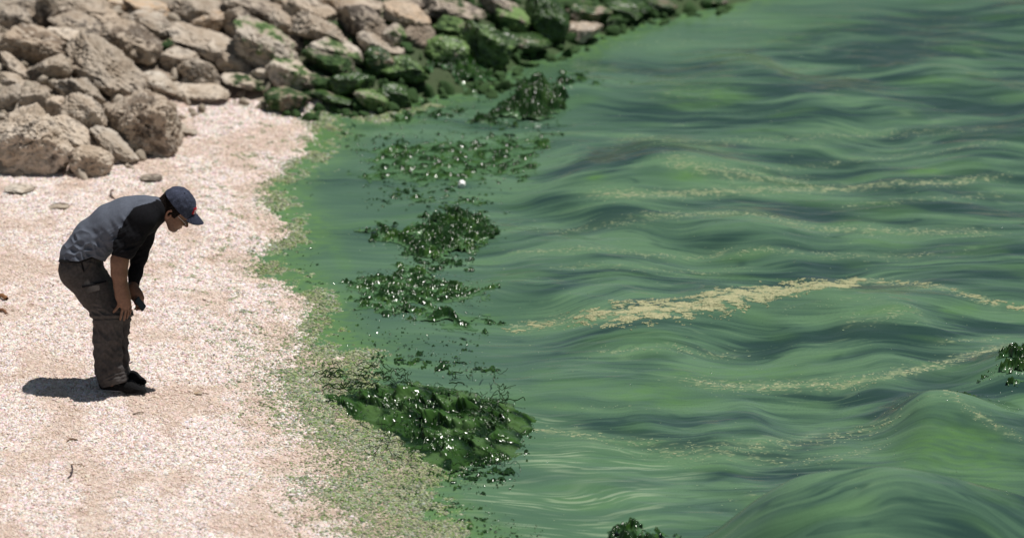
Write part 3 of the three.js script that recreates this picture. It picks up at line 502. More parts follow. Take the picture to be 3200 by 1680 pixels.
algae('thin line of scattered algae under the wide speckled raft', [[1190, 575], [1300, 580], [1300, 610], [1230, 610]], { loose: 1, seed: 57, h: 0.03, fx: 9, fz: 7, cut: 0.0, glints: 30 });
algae('small dark floating streak of algae above the big central clump', [[1290, 612], [1400, 612], [1450, 605], [1530, 615], [1500, 630], [1400, 626]], { seed: 61, h: 0.035, fx: 8, fz: 6, cut: -0.12, glints: 30 });
algae('big dense clump of algae with a tail to the left, mid shore', [[1110, 712], [1200, 700], [1290, 715], [1330, 670], [1400, 645], [1490, 650], [1530, 690], [1560, 715], [1480, 760], [1400, 800], [1300, 790], [1250, 755], [1150, 735]], { seed: 71, h: 0.06, fx: 8, fz: 5, cut: -0.32, dome: 0.06, glints: 330 });
algae('leaf-shaped foaming algae raft directly above the wave with a dark lip', [[1085, 880], [1150, 850], [1240, 830], [1320, 812], [1400, 850], [1540, 890], [1500, 930], [1360, 930], [1330, 985], [1210, 960], [1110, 925]], { seed: 81, h: 0.05, fx: 9, fz: 7, cut: -0.12, glints: 520 });
algae('dark curling lip of algae under the leaf-shaped raft', [[1210, 965], [1310, 980], [1380, 955], [1440, 955], [1530, 975], [1470, 1000], [1330, 998]], { seed: 91, h: 0.05, fx: 4, fz: 3, cut: -0.2, dome: 0.05, crumb: 0.5, glints: 90, pale: [0.05, 0.13, 0.03] });
algae('shiny dark tuft of algae cut by the right edge of the photo', [[3085, 1205], [3130, 1170], [3180, 1130], [3240, 1110], [3260, 1200], [3200, 1215]], { seed: 101, h: 0.07, fx: 8, fz: 5, cut: -0.35, dome: 0.05, glints: 70, pale: [0.035, 0.08, 0.015] });
algae('green algae flecks on the crest of the tall wave at lower right', [[2870, 1270], [2920, 1250], [2990, 1255], [3060, 1290], [3020, 1305], [2930, 1280]], { seed: 111, h: 0.04, fx: 6, fz: 5, cut: 0.05, glints: 40 });
algae('round wet algae tuft at the bottom edge left of the glassy swell', [[1925, 1655], [1950, 1640], [2010, 1632], [2055, 1660], [2060, 1720], [1920, 1720]], { seed: 121, h: 0.05, fx: 9, fz: 6, cut: -0.5, dome: 0.10, domeR: 0.2, crumb: 0.7, glints: 60 });
algae('thin scatter of algae flecks behind the great splash', [[1170, 1090], [1290, 1080], [1420, 1110], [1540, 1140], [1520, 1180], [1300, 1150], [1170, 1125]], { loose: 1, seed: 131, h: 0.03, fx: 11, fz: 8, cut: 0.02, glints: 160 });
algae('speckled algae film trailing to the right of the great splash', [[1340, 1440], [1480, 1400], [1620, 1420], [1620, 1500], [1500, 1520], [1340, 1490]], { loose: 1, seed: 141, h: 0.03, fx: 11, fz: 8, cut: -0.06, glints: 260 });
algae('sparse algae specks at the bottom of the shore beside the gravel', [[1240, 1500], [1350, 1530], [1480, 1570], [1650, 1640], [1700, 1700], [1450, 1690], [1330, 1600]], { loose: 1, seed: 151, h: 0.025, fx: 12, fz: 9, cut: 0.18, glints: 260 });
algae('crumbs of algae trailing down from the big central clump to the leaf-shaped raft', [[1230, 780], [1400, 790], [1480, 760], [1460, 840], [1330, 840], [1260, 820]], { loose: 1, seed: 161, h: 0.04, fx: 9, fz: 7, cut: -0.02, glints: 120 });
algae('crumbs in the shallows', [[1080, 960], [1250, 1000], [1500, 1010], [1530, 1120], [1300, 1080], [1120, 1080]], { loose: 1, seed: 171, h: 0.025, fx: 11, fz: 8, cut: 0.30, glints: 60 });
algae('crumbs under the raft', [[1130, 540], [1600, 530], [1560, 640], [1300, 660], [1120, 640]], { loose: 1, seed: 181, h: 0.03, fx: 10, fz: 7, cut: 0.26, glints: 60 });
algae('crumbs of the inlet', [[1040, 370], [1200, 400], [1750, 380], [1760, 440], [1400, 440], [1120, 470], [1030, 440]], { loose: 1, seed: 191, h: 0.03, fx: 10, fz: 7, cut: 0.22, glints: 120 });
algae('crumbs on the waterline', [[860, 560], [960, 480], [1010, 520], [900, 640], [960, 780], [1060, 930], [1100, 1060], [1040, 1050], [960, 920], [870, 830], [840, 700]], { loose: 1, seed: 201, h: 0.012, fx: 14, fz: 10, cut: 0.26, crumb: 1.6, glints: 60 });
algae('crumbs by the splash', [[960, 1090], [1060, 1130], [1200, 1180], [1100, 1300], [1250, 1400], [1380, 1450], [1300, 1480], [1120, 1380], [1000, 1260]], { loose: 1, seed: 211, h: 0.016, fx: 13, fz: 9, cut: 0.06, crumb: 1.6, glints: 160 });
{ // the great splash: folded sheets of thick green water running up the beach
  const P = poly([[1040, 1225], [1100, 1200], [1190, 1190], [1270, 1180], [1350, 1190], [1450, 1215], [1540, 1235], [1650, 1290], [1630, 1340], [1610, 1400], [1520, 1425], [1390, 1440], [1310, 1400], [1210, 1335], [1110, 1285], [1045, 1255]], 0.05);
  const g = patch(P, 0.0065, 0.0095, 0.2, (x, z, d) => {
    const edge = sstep(-0.24, 0.06, d + 0.16 * fbm2(x * 5, z * 4, 4)), a = 0.76 * x + 0.65 * z, b = -0.65 * x + 0.76 * z;
    const w = b + 0.10 * n2(a * 1.5, b * 1.2) + 0.05 * n2b(a * 4, b * 3);
    const roll = (q) => { const t = q - Math.floor(q); return Math.pow(t, 1.4) * (1 - sstep(0.80, 1, t)); };          // sheet rising slowly, then tumbling over to the shore
    const f1 = roll(w * 4.2 + 0.3 * n2(a * 1.1 + 3, b)), f2 = roll(w * 9.5 + 0.5 * n2b(a * 2.2, b * 2 + 7)), lump = fbm2(x * 3.5 + 8, z * 2.6, 3), fine = n2(x * 36, z * 25), rag = sstep(0.12, 0.55, n2b(x * 3.6 + 20, z * 2.6));
    const up = sstep(-0.14, 0.3, d), brim = 1 - sstep(0.25, 0.9, edge + 0.3 * n2(x * 9, z * 7));
    let h = (0.105 * f1 * (0.7 + 0.8 * lump) + 0.035 * f2 * (0.6 + 0.6 * n2(a * 3, b * 3)) + 0.020 * roll(w * 21 + 0.8 * n2b(a * 4 + 9, b * 5)) * (0.5 + 0.7 * n2(a * 5 + 2, b * 6)) + 0.014 * (1 - 2 * Math.abs(n2b(b * 17 + 0.6 * n2(a * 6, b * 6), a * 6 + 4))) + 0.035 * lump + 0.03) * up + rag * (0.012 * fine + 0.028 * fbm2(x * 13, z * 9, 3)) * edge;
    h = 0.78 * h * edge + 0.003 - 0.03 * (1 - edge);
    if (edge < 0.3 + 0.3 * fine + 0.25 * n2b(x * 14, z * 10)) return null;
    h += brim * 0.014 * Math.max(0, fine + 0.4 * n2(x * 70, z * 48));
    let c = mix3([0.042, 0.104, 0.020], [0.005, 0.018, 0.003], clamp(0.36 + 0.9 * sstep(0.35, 0.0, f1) + rag * 0.4 * (0.6 + 0.6 * fine) - 0.5 * lump));  // hollows of the folds coloured darker, painting shade under the sheets
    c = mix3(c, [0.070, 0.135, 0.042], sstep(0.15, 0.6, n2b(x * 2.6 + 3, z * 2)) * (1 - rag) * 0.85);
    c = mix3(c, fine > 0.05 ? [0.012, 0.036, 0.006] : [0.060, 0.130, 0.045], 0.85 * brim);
    return [h, c, -0.5 * Math.max(0, h - 0.02)];
  });
  const t = new THREE.Group(); t.name = numbered('algae_splash'); scene.add(t);
  tag(t, 'great splash of folded thick green algae running up onto the gravel', 'algae');
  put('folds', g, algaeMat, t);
  const r = rng(55), strands = [], c0 = new THREE.Color();
  for (let i = 0; i < 230; i++) {                                    // stringy ropes flung out on the seaward and upper left sides
    const left = i < 80, s = left ? onWater(lerp(1035, 1290, r()), lerp(1172, 1240, r())) : i < 120 ? onWater(lerp(1400, 1600, r()), lerp(1170, 1330, r())) : onWater(lerp(1150, 1600, r()), lerp(1240, 1470, r())), pts = [];
    let x = s[0], z = s[2], y = Math.max(s[1], land(x, z)) + 0.02 + 0.07 * r(), dir = left ? Math.PI + 0.5 * (r() - 0.5) : r() * 6.28;
    const n = 4 + Math.floor(r() * 5);
    for (let k = 0; k < n; k++) { pts.push(new THREE.Vector3(x, y, z)); dir += 1.5 * (r() - 0.5); x += 0.024 * Math.cos(dir) * (0.4 + r()); z += 0.06 * Math.sin(dir) * r(); y = Math.max(Math.max(wave(x, z), land(x, z)) - 0.004, y + 0.05 * (r() - 0.55)); }
    strands.push(new THREE.TubeGeometry(new THREE.CatmullRomCurve3(pts), n * 4, 0.0018 + 0.0038 * r() * r(), 5));
  }
  const st = put('strands', mergeGeometries(strands), std({ color: new THREE.Color(0.014, 0.04, 0.007), roughness: 0.18, ior: 1.36 }), t); st.userData.kind = 'stuff';
  glintSpots.push([P, 900, 0.06]);
}
{ const m = tag(put('algae_specks', mergeGeometries(specks.filter((q) => q.attributes.position.count)), algaeMat), 'loose dark green algae crumbs scattered through the shallows', 'algae'); m.userData.kind = 'stuff'; }
{ // flakes added for glints, tilted about the half vector of sun and camera
  const r = rng(77), list = [], g = mergeVertices(new THREE.IcosahedronGeometry(1, 2).deleteAttribute('uv').deleteAttribute('normal')); g.computeVertexNormals();
  const half = SUN.clone().add(new THREE.Vector3(0, SE, CE)).normalize(), n = new THREE.Vector3(), q = new THREE.Quaternion(), e = new THREE.Euler(), up = new THREE.Vector3(0, 1, 0);
  for (const [P, count, rise] of glintSpots) {
    let x0 = 1e9, x1 = -1e9, z0 = 1e9, z1 = -1e9; for (const [x, z] of P) { x0 = Math.min(x0, x); x1 = Math.max(x1, x); z0 = Math.min(z0, z); z1 = Math.max(z1, z); }
    for (let i = 0, t = 0; i < count * 0.6 && t < count * 8; t++) {
      const x = lerp(x0, x1, r()), z = lerp(z0, z1, r()), d = signedIn(P, x, z); if (d < -0.08) continue;
      i++;
      n.set(half.x + 0.3 * (r() + r() - 1), half.y + 0.3 * (r() + r() - 1), half.z + 0.3 * (r() + r() - 1)).normalize(); q.setFromUnitVectors(up, n); e.setFromQuaternion(q, 'YXZ');
      const s = 0.003 + 0.0045 * r() * r(), y = Math.max(wave(x, z), land(x, z)) + 0.006 + (rise + 0.035) * r() * sstep(-0.05, 0.2, d);
      list.push([x, y, z, s, s * 0.22, s, e.x, e.y, e.z, 0.02, 0.05, 0.01]);
    }
  }
  for (let i = 0; i < 500; i++) { const x = lerp(1.2, 6.8, r()), z = lerp(-9, 3, r()); if (shoreD(x, z) > -0.6) continue; n.set(half.x + 0.2 * (r() + r() - 1), half.y + 0.2 * (r() + r() - 1), half.z + 0.2 * (r() + r() - 1)).normalize(); q.setFromUnitVectors(up, n); e.setFromQuaternion(q, 'YXZ'); const s = 0.0018 + 0.0016 * r(); list.push([x, wave(x, z) + 0.002, z, s, s * 0.22, s, e.x, e.y, e.z, 0.08, 0.15, 0.08]); }
  tag(scatter('added_glint_flakes', g, std({ roughness: 0.09, ior: 1.5 }), list), 'tiny flakes added and tilted to glint white on the algae and water', 'algae');
}
// ---------- what the water left on the gravel ----------
function twig(label, px, radius, color, name = 'twig') {
  const pts = px.map(([a, b, up]) => { const p = onLand(a, b); return new THREE.Vector3(p[0], p[1] + 0.008 + (up ?? 0), p[2]); });
  const g = new THREE.TubeGeometry(new THREE.CatmullRomCurve3(pts), 14, radius, 7), p = g.attributes.position;
  for (let i = 0; i < p.count; i++) { const k = 0.0022 * n3(p.getX(i) * 60, p.getY(i) * 60, p.getZ(i) * 60); p.setXYZ(i, p.getX(i) + k, p.getY(i) + k, p.getZ(i) - k); }
  g.computeVertexNormals();
  tag(put(name, g, std({ color: new THREE.Color(...color), roughness: 0.85 })), label, name, 'driftwood bits on the gravel');
}
twig('small curved dark twig on the gravel just above the back of the man', [[352, 606, 0.02], [346, 611, 0.03], [347, 618, 0.01], [357, 624]], 0.006, [0.09, 0.05, 0.035]);
twig('short upright hooked twig on the gravel at lower left', [[223, 1473, 0.03], [225, 1482, 0.03], [221, 1492, 0.01], [211, 1496]], 0.0055, [0.05, 0.035, 0.04]);
twig('orange brown driftwood piece at the left edge, upper of two', [[-12, 930], [5, 934, 0.02], [20, 941, 0.01]], 0.014, [0.26, 0.12, 0.05], 'driftwood');
twig('dull driftwood piece at the left edge, lower of two', [[-10, 972], [6, 975, 0.01], [20, 984]], 0.010, [0.22, 0.11, 0.06], 'driftwood');
twig('thin brown stalk lying on the gravel at lower left above the hooked twig', [[207, 1382], [222, 1379, 0.01], [242, 1378]], 0.005, [0.16, 0.09, 0.05]);
twig('long thin straw on the gravel below the shoes', [[415, 1296], [432, 1294, 0.005], [450, 1293]], 0.003, [0.12, 0.09, 0.05], 'straw');
twig('pale thin straw on the gravel just above the hooked twig', [[220, 1454], [242, 1456, 0.005], [264, 1459]], 0.003, [0.24, 0.15, 0.09], 'straw');
{ const p = onWater(1443, 585), g = rockShape(900, 8, { pits: 0.1 }); g.scale(0.028, 0.035, 0.03); g.computeVertexNormals();
  const m = tag(put('foam_lump', g, std({ color: new THREE.Color(0.82, 0.83, 0.80), roughness: 0.4 })), 'single bright white lump floating between two algae mats', 'foam lump'); m.position.set(p[0], p[1] + 0.02, p[2]); }

{ // the dry wrack line: crumbs of bark and weed left along the beach
  const r = rng(313), list = [], g = ico(1); g.computeVertexNormals();
  for (let i = 0; i < 5200; i++) {
    const x = lerp(-1.4, 2.2, r()), z = lerp(-5.4, 3.1, r()), d = shoreD(x, z); if (d < 0.15 || signedIn(ROCKLINE, x, z) > 0) continue;
    const line = Math.exp(-(((d - 0.75 - 0.25 * n2(x * 1.5, z * 1.2)) / 0.10) ** 2)) + 0.5 * Math.exp(-(((d - 1.35 - 0.3 * n2(x + 9, z)) / 0.08) ** 2)); if (r() > 0.05 + 0.45 * line * sstep(-0.3, 0.4, n2(x * 2, z * 2))) continue;
    const s = 0.003 + 0.005 * r() * r(), k = 0.6 + 0.7 * r(); list.push([x, land(x, z, d) + 0.007, z, s * (1 + 2.5 * r()), s * 0.5, s * 0.7, 0.4 * (r() - 0.5), r() * 6.3, 0.4 * (r() - 0.5), 0.15 * k, 0.095 * k, 0.06 * k]);
  }
  tag(scatter('wrack_debris', g, std({ roughness: 0.9 }), list), 'brown crumbs of bark and dried weed strewn in lines on the gravel', 'debris');
}
// ---------- the man bending over, looking at the water ----------
// Joints are measured on the photo (c, the crop the figure was traced on) and set at their own depth z; his feet stand at the origin.
const KC = 1 / (1.932 * 465);
const J = (cx, cy, z) => [(cx - 580) * KC, ((1264 - cy) * KC + z * SE) / CE, z];
const seenAt = (x, y, z) => [x / KC + 580, 1264 - (y * CE - z * SE) / KC];
const smin = (a, b, k) => { const h = Math.max(k - Math.abs(a - b), 0) / k; return Math.min(a, b) - h * h * k * 0.25; };
// a limb: elliptical beads [point, half depth, half width across z], joined by tapering segments
function limb(beads) {
  const B = beads.map(([p, a, b]) => ({ p, a: a * (a > 1 ? KC : 1), b: (b ?? a) * ((b ?? a) > 1 ? KC : 1) }));
  return (x, y, z) => {
    let best = 1e9;
    for (let i = 0; i < B.length - 1; i++) {
      const A = B[i], C = B[i + 1], ux = C.p[0] - A.p[0], uy = C.p[1] - A.p[1], uz = C.p[2] - A.p[2];
      const t = clamp(((x - A.p[0]) * ux + (y - A.p[1]) * uy + (z - A.p[2]) * uz) / (ux * ux + uy * uy + uz * uz));
      const a = A.a + (C.a - A.a) * t, b = A.b + (C.b - A.b) * t, dx = x - A.p[0] - ux * t, dy = y - A.p[1] - uy * t, dz = (z - A.p[2] - uz * t) * a / b;
      const d = (Math.sqrt(dx * dx + dy * dy + dz * dz) - a) * Math.min(1, b / a);
      best = i ? smin(best, d, 0.03) : d;
    }
    return best;
  };
}
const ball = (c, rx, ry = rx, rz = rx) => (x, y, z) => { const a = (x - c[0]) / rx, b = (y - c[1]) / ry, d = (z - c[2]) / rz, l = Math.sqrt(a * a + b * b + d * d); return (l - 1) * Math.min(rx, ry, rz); };
const rod = (a, b, ra, rb = ra) => { const u = [b[0] - a[0], b[1] - a[1], b[2] - a[2]], l = u[0] * u[0] + u[1] * u[1] + u[2] * u[2]; return (x, y, z) => { const t = clamp(((x - a[0]) * u[0] + (y - a[1]) * u[1] + (z - a[2]) * u[2]) / l); return Math.hypot(x - a[0] - u[0] * t, y - a[1] - u[1] * t, z - a[2] - u[2] * t) - ra - (rb - ra) * t; }; };
const join = (k, ...f) => (x, y, z) => { let d = f[0](x, y, z); for (let i = 1; i < f.length; i++) d = smin(d, f[i](x, y, z), k); return d; };
// surface of a field inside a box; color(x, y, z) gives the cloth or skin colour there; keep splits it
function skinOf(f, lo, hi, cell, color, keep) {
  const n = [0, 1, 2].map((k) => Math.ceil((hi[k] - lo[k]) / cell) + 1), [nx, ny, nz] = n, v = new Float32Array(nx * ny * nz), id = new Int32Array(nx * ny * nz).fill(-1), pos = [], idx = [];
  for (let k = 0, q = 0; k < nz; k++) for (let j = 0; j < ny; j++) for (let i = 0; i < nx; i++, q++) v[q] = f(lo[0] + i * cell, lo[1] + j * cell, lo[2] + k * cell);
  const at = (i, j, k) => (k * ny + j) * nx + i, E = [[0, 1], [2, 3], [4, 5], [6, 7], [0, 2], [1, 3], [4, 6], [5, 7], [0, 4], [1, 5], [2, 6], [3, 7]];
  for (let k = 0; k < nz - 1; k++) for (let j = 0; j < ny - 1; j++) for (let i = 0; i < nx - 1; i++) {
    const c = [0, 1, 2, 3, 4, 5, 6, 7].map((m) => v[at(i + (m & 1), j + ((m >> 1) & 1), k + (m >> 2))]);
    let s = 0; for (const w of c) s += w < 0 ? 1 : 0; if (s === 0 || s === 8) continue;
    let x = 0, y = 0, z = 0, m = 0;
    for (const [a, b] of E) if ((c[a] < 0) !== (c[b] < 0)) { const t = c[a] / (c[a] - c[b]); x += lerp(a & 1, b & 1, t); y += lerp((a >> 1) & 1, (b >> 1) & 1, t); z += lerp(a >> 2, b >> 2, t); m++; }
    id[at(i, j, k)] = pos.length / 3; pos.push(lo[0] + (i + x / m) * cell, lo[1] + (j + y / m) * cell, lo[2] + (k + z / m) * cell);
  }
  for (let k = 1; k < nz - 1; k++) for (let j = 1; j < ny - 1; j++) for (let i = 1; i < nx - 1; i++) {
    const s = v[at(i, j, k)] < 0;
    const quad = (a, b, c, d, flip) => { if (a < 0 || b < 0 || c < 0 || d < 0) return; flip ? idx.push(a, c, b, a, d, c) : idx.push(a, b, c, a, c, d); };
    if (s !== v[at(i + 1, j, k)] < 0) quad(id[at(i, j - 1, k - 1)], id[at(i, j, k - 1)], id[at(i, j, k)], id[at(i, j - 1, k)], !s);
    if (s !== v[at(i, j + 1, k)] < 0) quad(id[at(i - 1, j, k - 1)], id[at(i - 1, j, k)], id[at(i, j, k)], id[at(i, j, k - 1)], !s);
    if (s !== v[at(i, j, k + 1)] < 0) quad(id[at(i - 1, j - 1, k)], id[at(i, j - 1, k)], id[at(i, j, k)], id[at(i - 1, j, k)], !s);
  }
  const N = pos.length / 3, nor = new Float32Array(N * 3), col = new Float32Array(N * 3), e = cell * 0.35;
  for (let i = 0; i < N; i++) {
    const x = pos[i * 3], y = pos[i * 3 + 1], z = pos[i * 3 + 2];
    const a = f(x + e, y, z) - f(x - e, y, z), b = f(x, y + e, z) - f(x, y - e, z), c = f(x, y, z + e) - f(x, y, z - e), l = Math.hypot(a, b, c) || 1;
    nor.set([a / l, b / l, c / l], i * 3); if (color) col.set(color(x, y, z, a / l, b / l, c / l), i * 3);
  }
  const make = (test) => {
    const used = new Int32Array(N).fill(-1), P = [], Q = [], C = [], I = [];
    for (let t = 0; t < idx.length; t += 3) {
      const q = [idx[t], idx[t + 1], idx[t + 2]];
      if (test) { const m = [0, 1, 2].map((w) => (pos[q[0] * 3 + w] + pos[q[1] * 3 + w] + pos[q[2] * 3 + w]) / 3); if (!test(...m)) continue; }
      for (const a of q) { if (used[a] < 0) { used[a] = P.length / 3; for (let w = 0; w < 3; w++) { P.push(pos[a * 3 + w]); Q.push(nor[a * 3 + w]); C.push(col[a * 3 + w]); } } I.push(used[a]); }
    }
    const g = new THREE.BufferGeometry();
    g.setAttribute('position', new THREE.Float32BufferAttribute(P, 3)); g.setAttribute('normal', new THREE.Float32BufferAttribute(Q, 3)); g.setAttribute('color', new THREE.Float32BufferAttribute(C, 3)); g.setIndex(I);
    return g;
  };
  return keep ? [make(keep), make((...m) => !keep(...m))] : make();
}
{
  const man = new THREE.Group(); man.name = 'person'; scene.add(man);
  man.position.set(0, land(0, 0) + 0.004, 0);
  tag(man, 'man in navy cap and grey shirt with black sleeves bending forward, hands on knees', 'person');
  const skinM = std({ vertexColors: true, roughness: 0.55 }), clothM = std({ vertexColors: true, roughness: 0.95, specularIntensity: 0.4 }), sleeveM = std({ vertexColors: true, roughness: 0.95, specularIntensity: 0.25 });

  // shirt: torso and both sleeves as one surface, split along the raglan seam
  const torso = limb([[J(292, 570, 0), 132, 0.182], [J(318, 478, 0), 124, 0.172], [J(392, 372, 0), 124, 0.158], [J(500, 288, 0), 127, 0.164], [J(600, 250, 0), 130, 0.172], [J(690, 226, 0), 116, 0.155], [J(762, 200, 0), 84, 0.095]]);
  const nearArm = limb([[J(742, 205, 0.09), 80, 0.07], [J(695, 255, 0.175), 78, 0.075], [J(640, 350, 0.205), 66, 0.062], [J(590, 430, 0.215), 60, 0.056], [J(556, 500, 0.215), 56, 0.052]]);
  const farArm = limb([[J(742, 200, -0.09), 78, 0.07], [J(705, 250, -0.175), 74, 0.07], [J(675, 370, -0.20), 58, 0.055], [J(652, 470, -0.19), 47, 0.046], [J(628, 570, -0.15), 39, 0.038], [J(612, 690, -0.10), 31, 0.031]]);
  const hemY = (cx) => cx < 310 ? lerp(492, 503, (cx - 165) / 145) : cx < 388 ? lerp(503, 474, (cx - 310) / 78) : lerp(474, 520, (cx - 388) / 105);
  const shirtF = (x, y, z) => {
    const [cx, cy] = seenAt(x, y, z), body = join(0.045, torso, nearArm, farArm)(x, y, z);
    let w = 0.0035 * fbm3(x * 6, y * 6, z * 6, 3);
    const hip = sstep(230, 30, Math.hypot(cx - 330, (cy - 425) * 1.25));                 // cloth bunching above the hem
    w += hip * 0.010 * (1 - 2 * Math.abs(n3(cx * 0.010 + cy * 0.007 + 3, cy * 0.011 - cx * 0.008, z * 5)));
    const arm = sstep(160, 40, Math.hypot(cx - 590, cy - 415)); w += arm * 0.006 * (1 - 2 * Math.abs(n3(cx * 0.006, cy * 0.024 + cx * 0.009, z * 6)));
    const pit = sstep(150, 30, Math.hypot(cx - 560, cy - 330)); w += pit * 0.006 * n3(cx * 0.02 - cy * 0.01, cy * 0.008, z * 5 + 3);
    return body - w;
  };
  const armCut = (x, y, z) => { const [cx, cy] = seenAt(x, y, z); return z > 0.12 && cx > 488 ? ((cy - 462) - 0.25 * (cx - 505)) * KC : z < -0.03 ? (cy - 668) * KC : -1; };
  const hemCut = (x, y, z) => { const [cx, cy] = seenAt(x, y, z); return cx < 497 && z < 0.32 ? (cy - hemY(cx)) * KC : -1; };
  const shirtAll = (x, y, z) => Math.max(shirtF(x, y, z), armCut(x, y, z), cutBody(x, y, z));
  function cutBody(x, y, z) { const a = nearArm(x, y, z), b = farArm(x, y, z); return Math.min(a, b) < 0.012 ? -1 : hemCut(x, y, z); }
  const raglan = (x, y, z) => {                                                           // true on the black sleeves
    const [cx, cy] = seenAt(x, y, z), s = Math.abs(z);
    if (nearArm(x, y, z) < 0.016 && cy > 300 && z > 0.1) return true;
    if (farArm(x, y, z) < 0.01 && z < -0.02) return true;
    const line = cx - (cy < 190 ? lerp(775, 640, sstep(135, 190, cy)) : cy < 265 ? lerp(640, 585, (cy - 190) / 75) : cy < 360 ? lerp(585, 556, (cy - 265) / 95) : 556);
    const front = cx - lerp(832, 668, clamp((cy - 285) / 115));
    return z > 0.045 && line > 0 && front < 0 && cy > 132;
  };
  const shirtC = (x, y, z) => { if (raglan(x, y, z)) { const k = 0.9 + 0.25 * n3(x * 60, y * 60, z * 60); return [0.0085 * k, 0.0085 * k, 0.0105 * k]; } const k = 0.92 + 0.10 * n3(x * 170, y * 170, z * 170) + 0.08 * n3(x * 60, y * 60, z * 60); return [0.112 * k, 0.126 * k, 0.160 * k]; };
  const [sleeves, shirt] = skinOf(shirtAll, [-0.50, 0.55, -0.30], [0.30, 1.42, 0.31], 0.0065, shirtC, raglan);
  const shirtM = put('shirt', shirt, clothM, man), sl = put('sleeves', sleeves, sleeveM, shirtM); sl.userData.label = 'black raglan sleeves of the grey shirt, near one pushed up to the elbow';

  // trousers
  const nearLeg = limb([[J(312, 560, 0.072), 122, 0.095], [J(395, 680, 0.095), 103, 0.10], [J(470, 795, 0.105), 94, 0.092], [J(472, 850, 0.105), 84, 0.086], [J(468, 950, 0.10), 83, 0.082], [J(466, 1060, 0.098), 79, 0.08], [J(474, 1160, 0.098), 82, 0.085], [J(500, 1222, 0.10), 84, 0.086]]);
  const farLeg = limb([[J(325, 555, -0.072), 118, 0.092], [J(420, 690, -0.09), 100, 0.095], [J(512, 810, -0.095), 88, 0.088], [J(505, 900, -0.095), 78, 0.08], [J(497, 1020, -0.095), 76, 0.075], [J(502, 1110, -0.09), 76, 0.075], [J(512, 1165, -0.09), 76, 0.078]]);
  const seat = limb([[J(322, 470, 0), 110, 0.142], [J(308, 540, 0), 124, 0.158]]);
  const trouserBase = join(0.05, seat, nearLeg, farLeg);
  const trouserF = (x, y, z) => {
    const [cx, cy] = seenAt(x, y, z);
    let w = 0.003 * fbm3(x * 7, y * 7, z * 7, 2);
    const low = sstep(860, 930, cy) * sstep(1255, 1200, cy);
    w += low * 0.0065 * (1 - 2.2 * Math.abs(n3(cx * 0.010 + cy * 0.003 + 2, cy * 0.011 - cx * 0.010, z * 5)));
    w += sstep(1120, 1190, cy) * 0.005 * (1 - 2 * Math.abs(n3(cx * 0.006 + 5, cy * 0.024 + cx * 0.008, z * 5)));
    w += sstep(700, 820, cy) * sstep(880, 840, cy) * 0.006 * (1 - 2 * Math.abs(n3(cx * 0.009, cy * 0.022 - cx * 0.008, z * 5)));
    w += sstep(620, 480, cy) * 0.005 * (1 - 2 * Math.abs(n3(cx * 0.012 + cy * 0.006, cy * 0.012 - cx * 0.009, z * 6)));
    w += 0.005 * Math.exp(-((cy - 842 + 0.03 * cx) ** 2) / 60) - 0.007 * Math.exp(-((cy - 858 + 0.03 * cx) ** 2) / 40);   // knee zip of the zip-off legs
    w += 0.003 * Math.exp(-((cx - 470 - 0.02 * (cy - 1000)) ** 2) / 20) * low;                                             // side seam
    return trouserBase(x, y, z) - w;
  };
  const cuff = (x, y, z) => { const [cx, cy] = seenAt(x, y, z); return z > 0 ? (cy - (1268 - 0.26 * (cx - 415))) * KC : (cy - 1188) * KC; };
  const waist = (x, y, z) => { const [cx, cy] = seenAt(x, y, z); return (hemY(cx) - 40 - cy) * KC; };
  const trousers = (x, y, z) => Math.max(trouserF(x, y, z), cuff(x, y, z), waist(x, y, z));
  const trC = (x, y, z) => { const k = 0.9 + 0.2 * n3(x * 40, y * 40, z * 40) + 0.15 * n3(x * 7, y * 7, z * 7); return [0.070 * k, 0.063 * k, 0.061 * k]; };
  const trM = put('trousers', skinOf(trousers, [-0.52, -0.01, -0.29], [0.08, 0.98, 0.29], 0.0065, trC), clothM, man);
  // flat pieces sewn on the near leg: the trouser surface swollen a little, cut to an outline on the cloth
  const sewn = (name, outline, thick, color, lo, hi, parent = trM, mat = clothM, field = trouserF) => {
    const f = (x, y, z) => { const [cx, cy] = seenAt(x, y, z); return Math.max(field(x, y, z) - thick, -signedIn(outline, cx, cy) * KC, 0.02 - z); };
    const a = J(...lo), b = J(...hi); return put(name, skinOf(f, [a[0], Math.min(a[1], b[1]), 0.02], [b[0], Math.max(a[1], b[1]), 0.26], 0.004, () => color), mat, parent);
  };
  const pk = sewn('cargo_pocket', [[318, 655], [455, 612], [484, 618], [488, 632], [440, 672], [355, 698]], 0.008, [0.064, 0.056, 0.052], [310, 715, 0.0], [495, 560, 0.26]);
  sewn('zip', [[325, 648], [470, 615], [474, 624], [330, 660]], 0.011, [0.006, 0.006, 0.007], [310, 700, 0.0], [490, 560, 0.26], pk);
  sewn('hip_pocket_edge', [[386, 478], [402, 482], [392, 520], [352, 575], [340, 570], [375, 520]], 0.006, [0.066, 0.058, 0.054], [330, 600, 0.0], [412, 440, 0.26]);
  sewn('hip_pocket_opening', [[318, 500], [330, 496], [345, 560], [336, 566]], 0.004, [0.012, 0.011, 0.011], [308, 600, 0.0], [355, 440, 0.26]);
  const belt = (x, y, z) => { const [cx, cy] = seenAt(x, y, z); return Math.max(trouserBase(x, y, z) - 0.010, (hemY(cx) - 6 - cy) * KC, (cy - hemY(cx) - 12) * KC, cx > 385 ? 1 : -1); };
  put('belt', skinOf(belt, [-0.52, 0.72, -0.22], [-0.2, 1.0, 0.22], 0.005, () => [0.012, 0.012, 0.013]), clothM, man);

  // shoes
  const shoe = (heel, ball1, toe, ankle, w) => join(0.035, limb([[heel, 0.040, w * 0.85], [ball1, 0.037, w], [toe, 0.017, w * 0.72]]), limb([[heel.map((v, i) => v + (i === 1 ? 0.02 : 0)), 0.036, 0.034], [ankle, 0.044, 0.04]]));
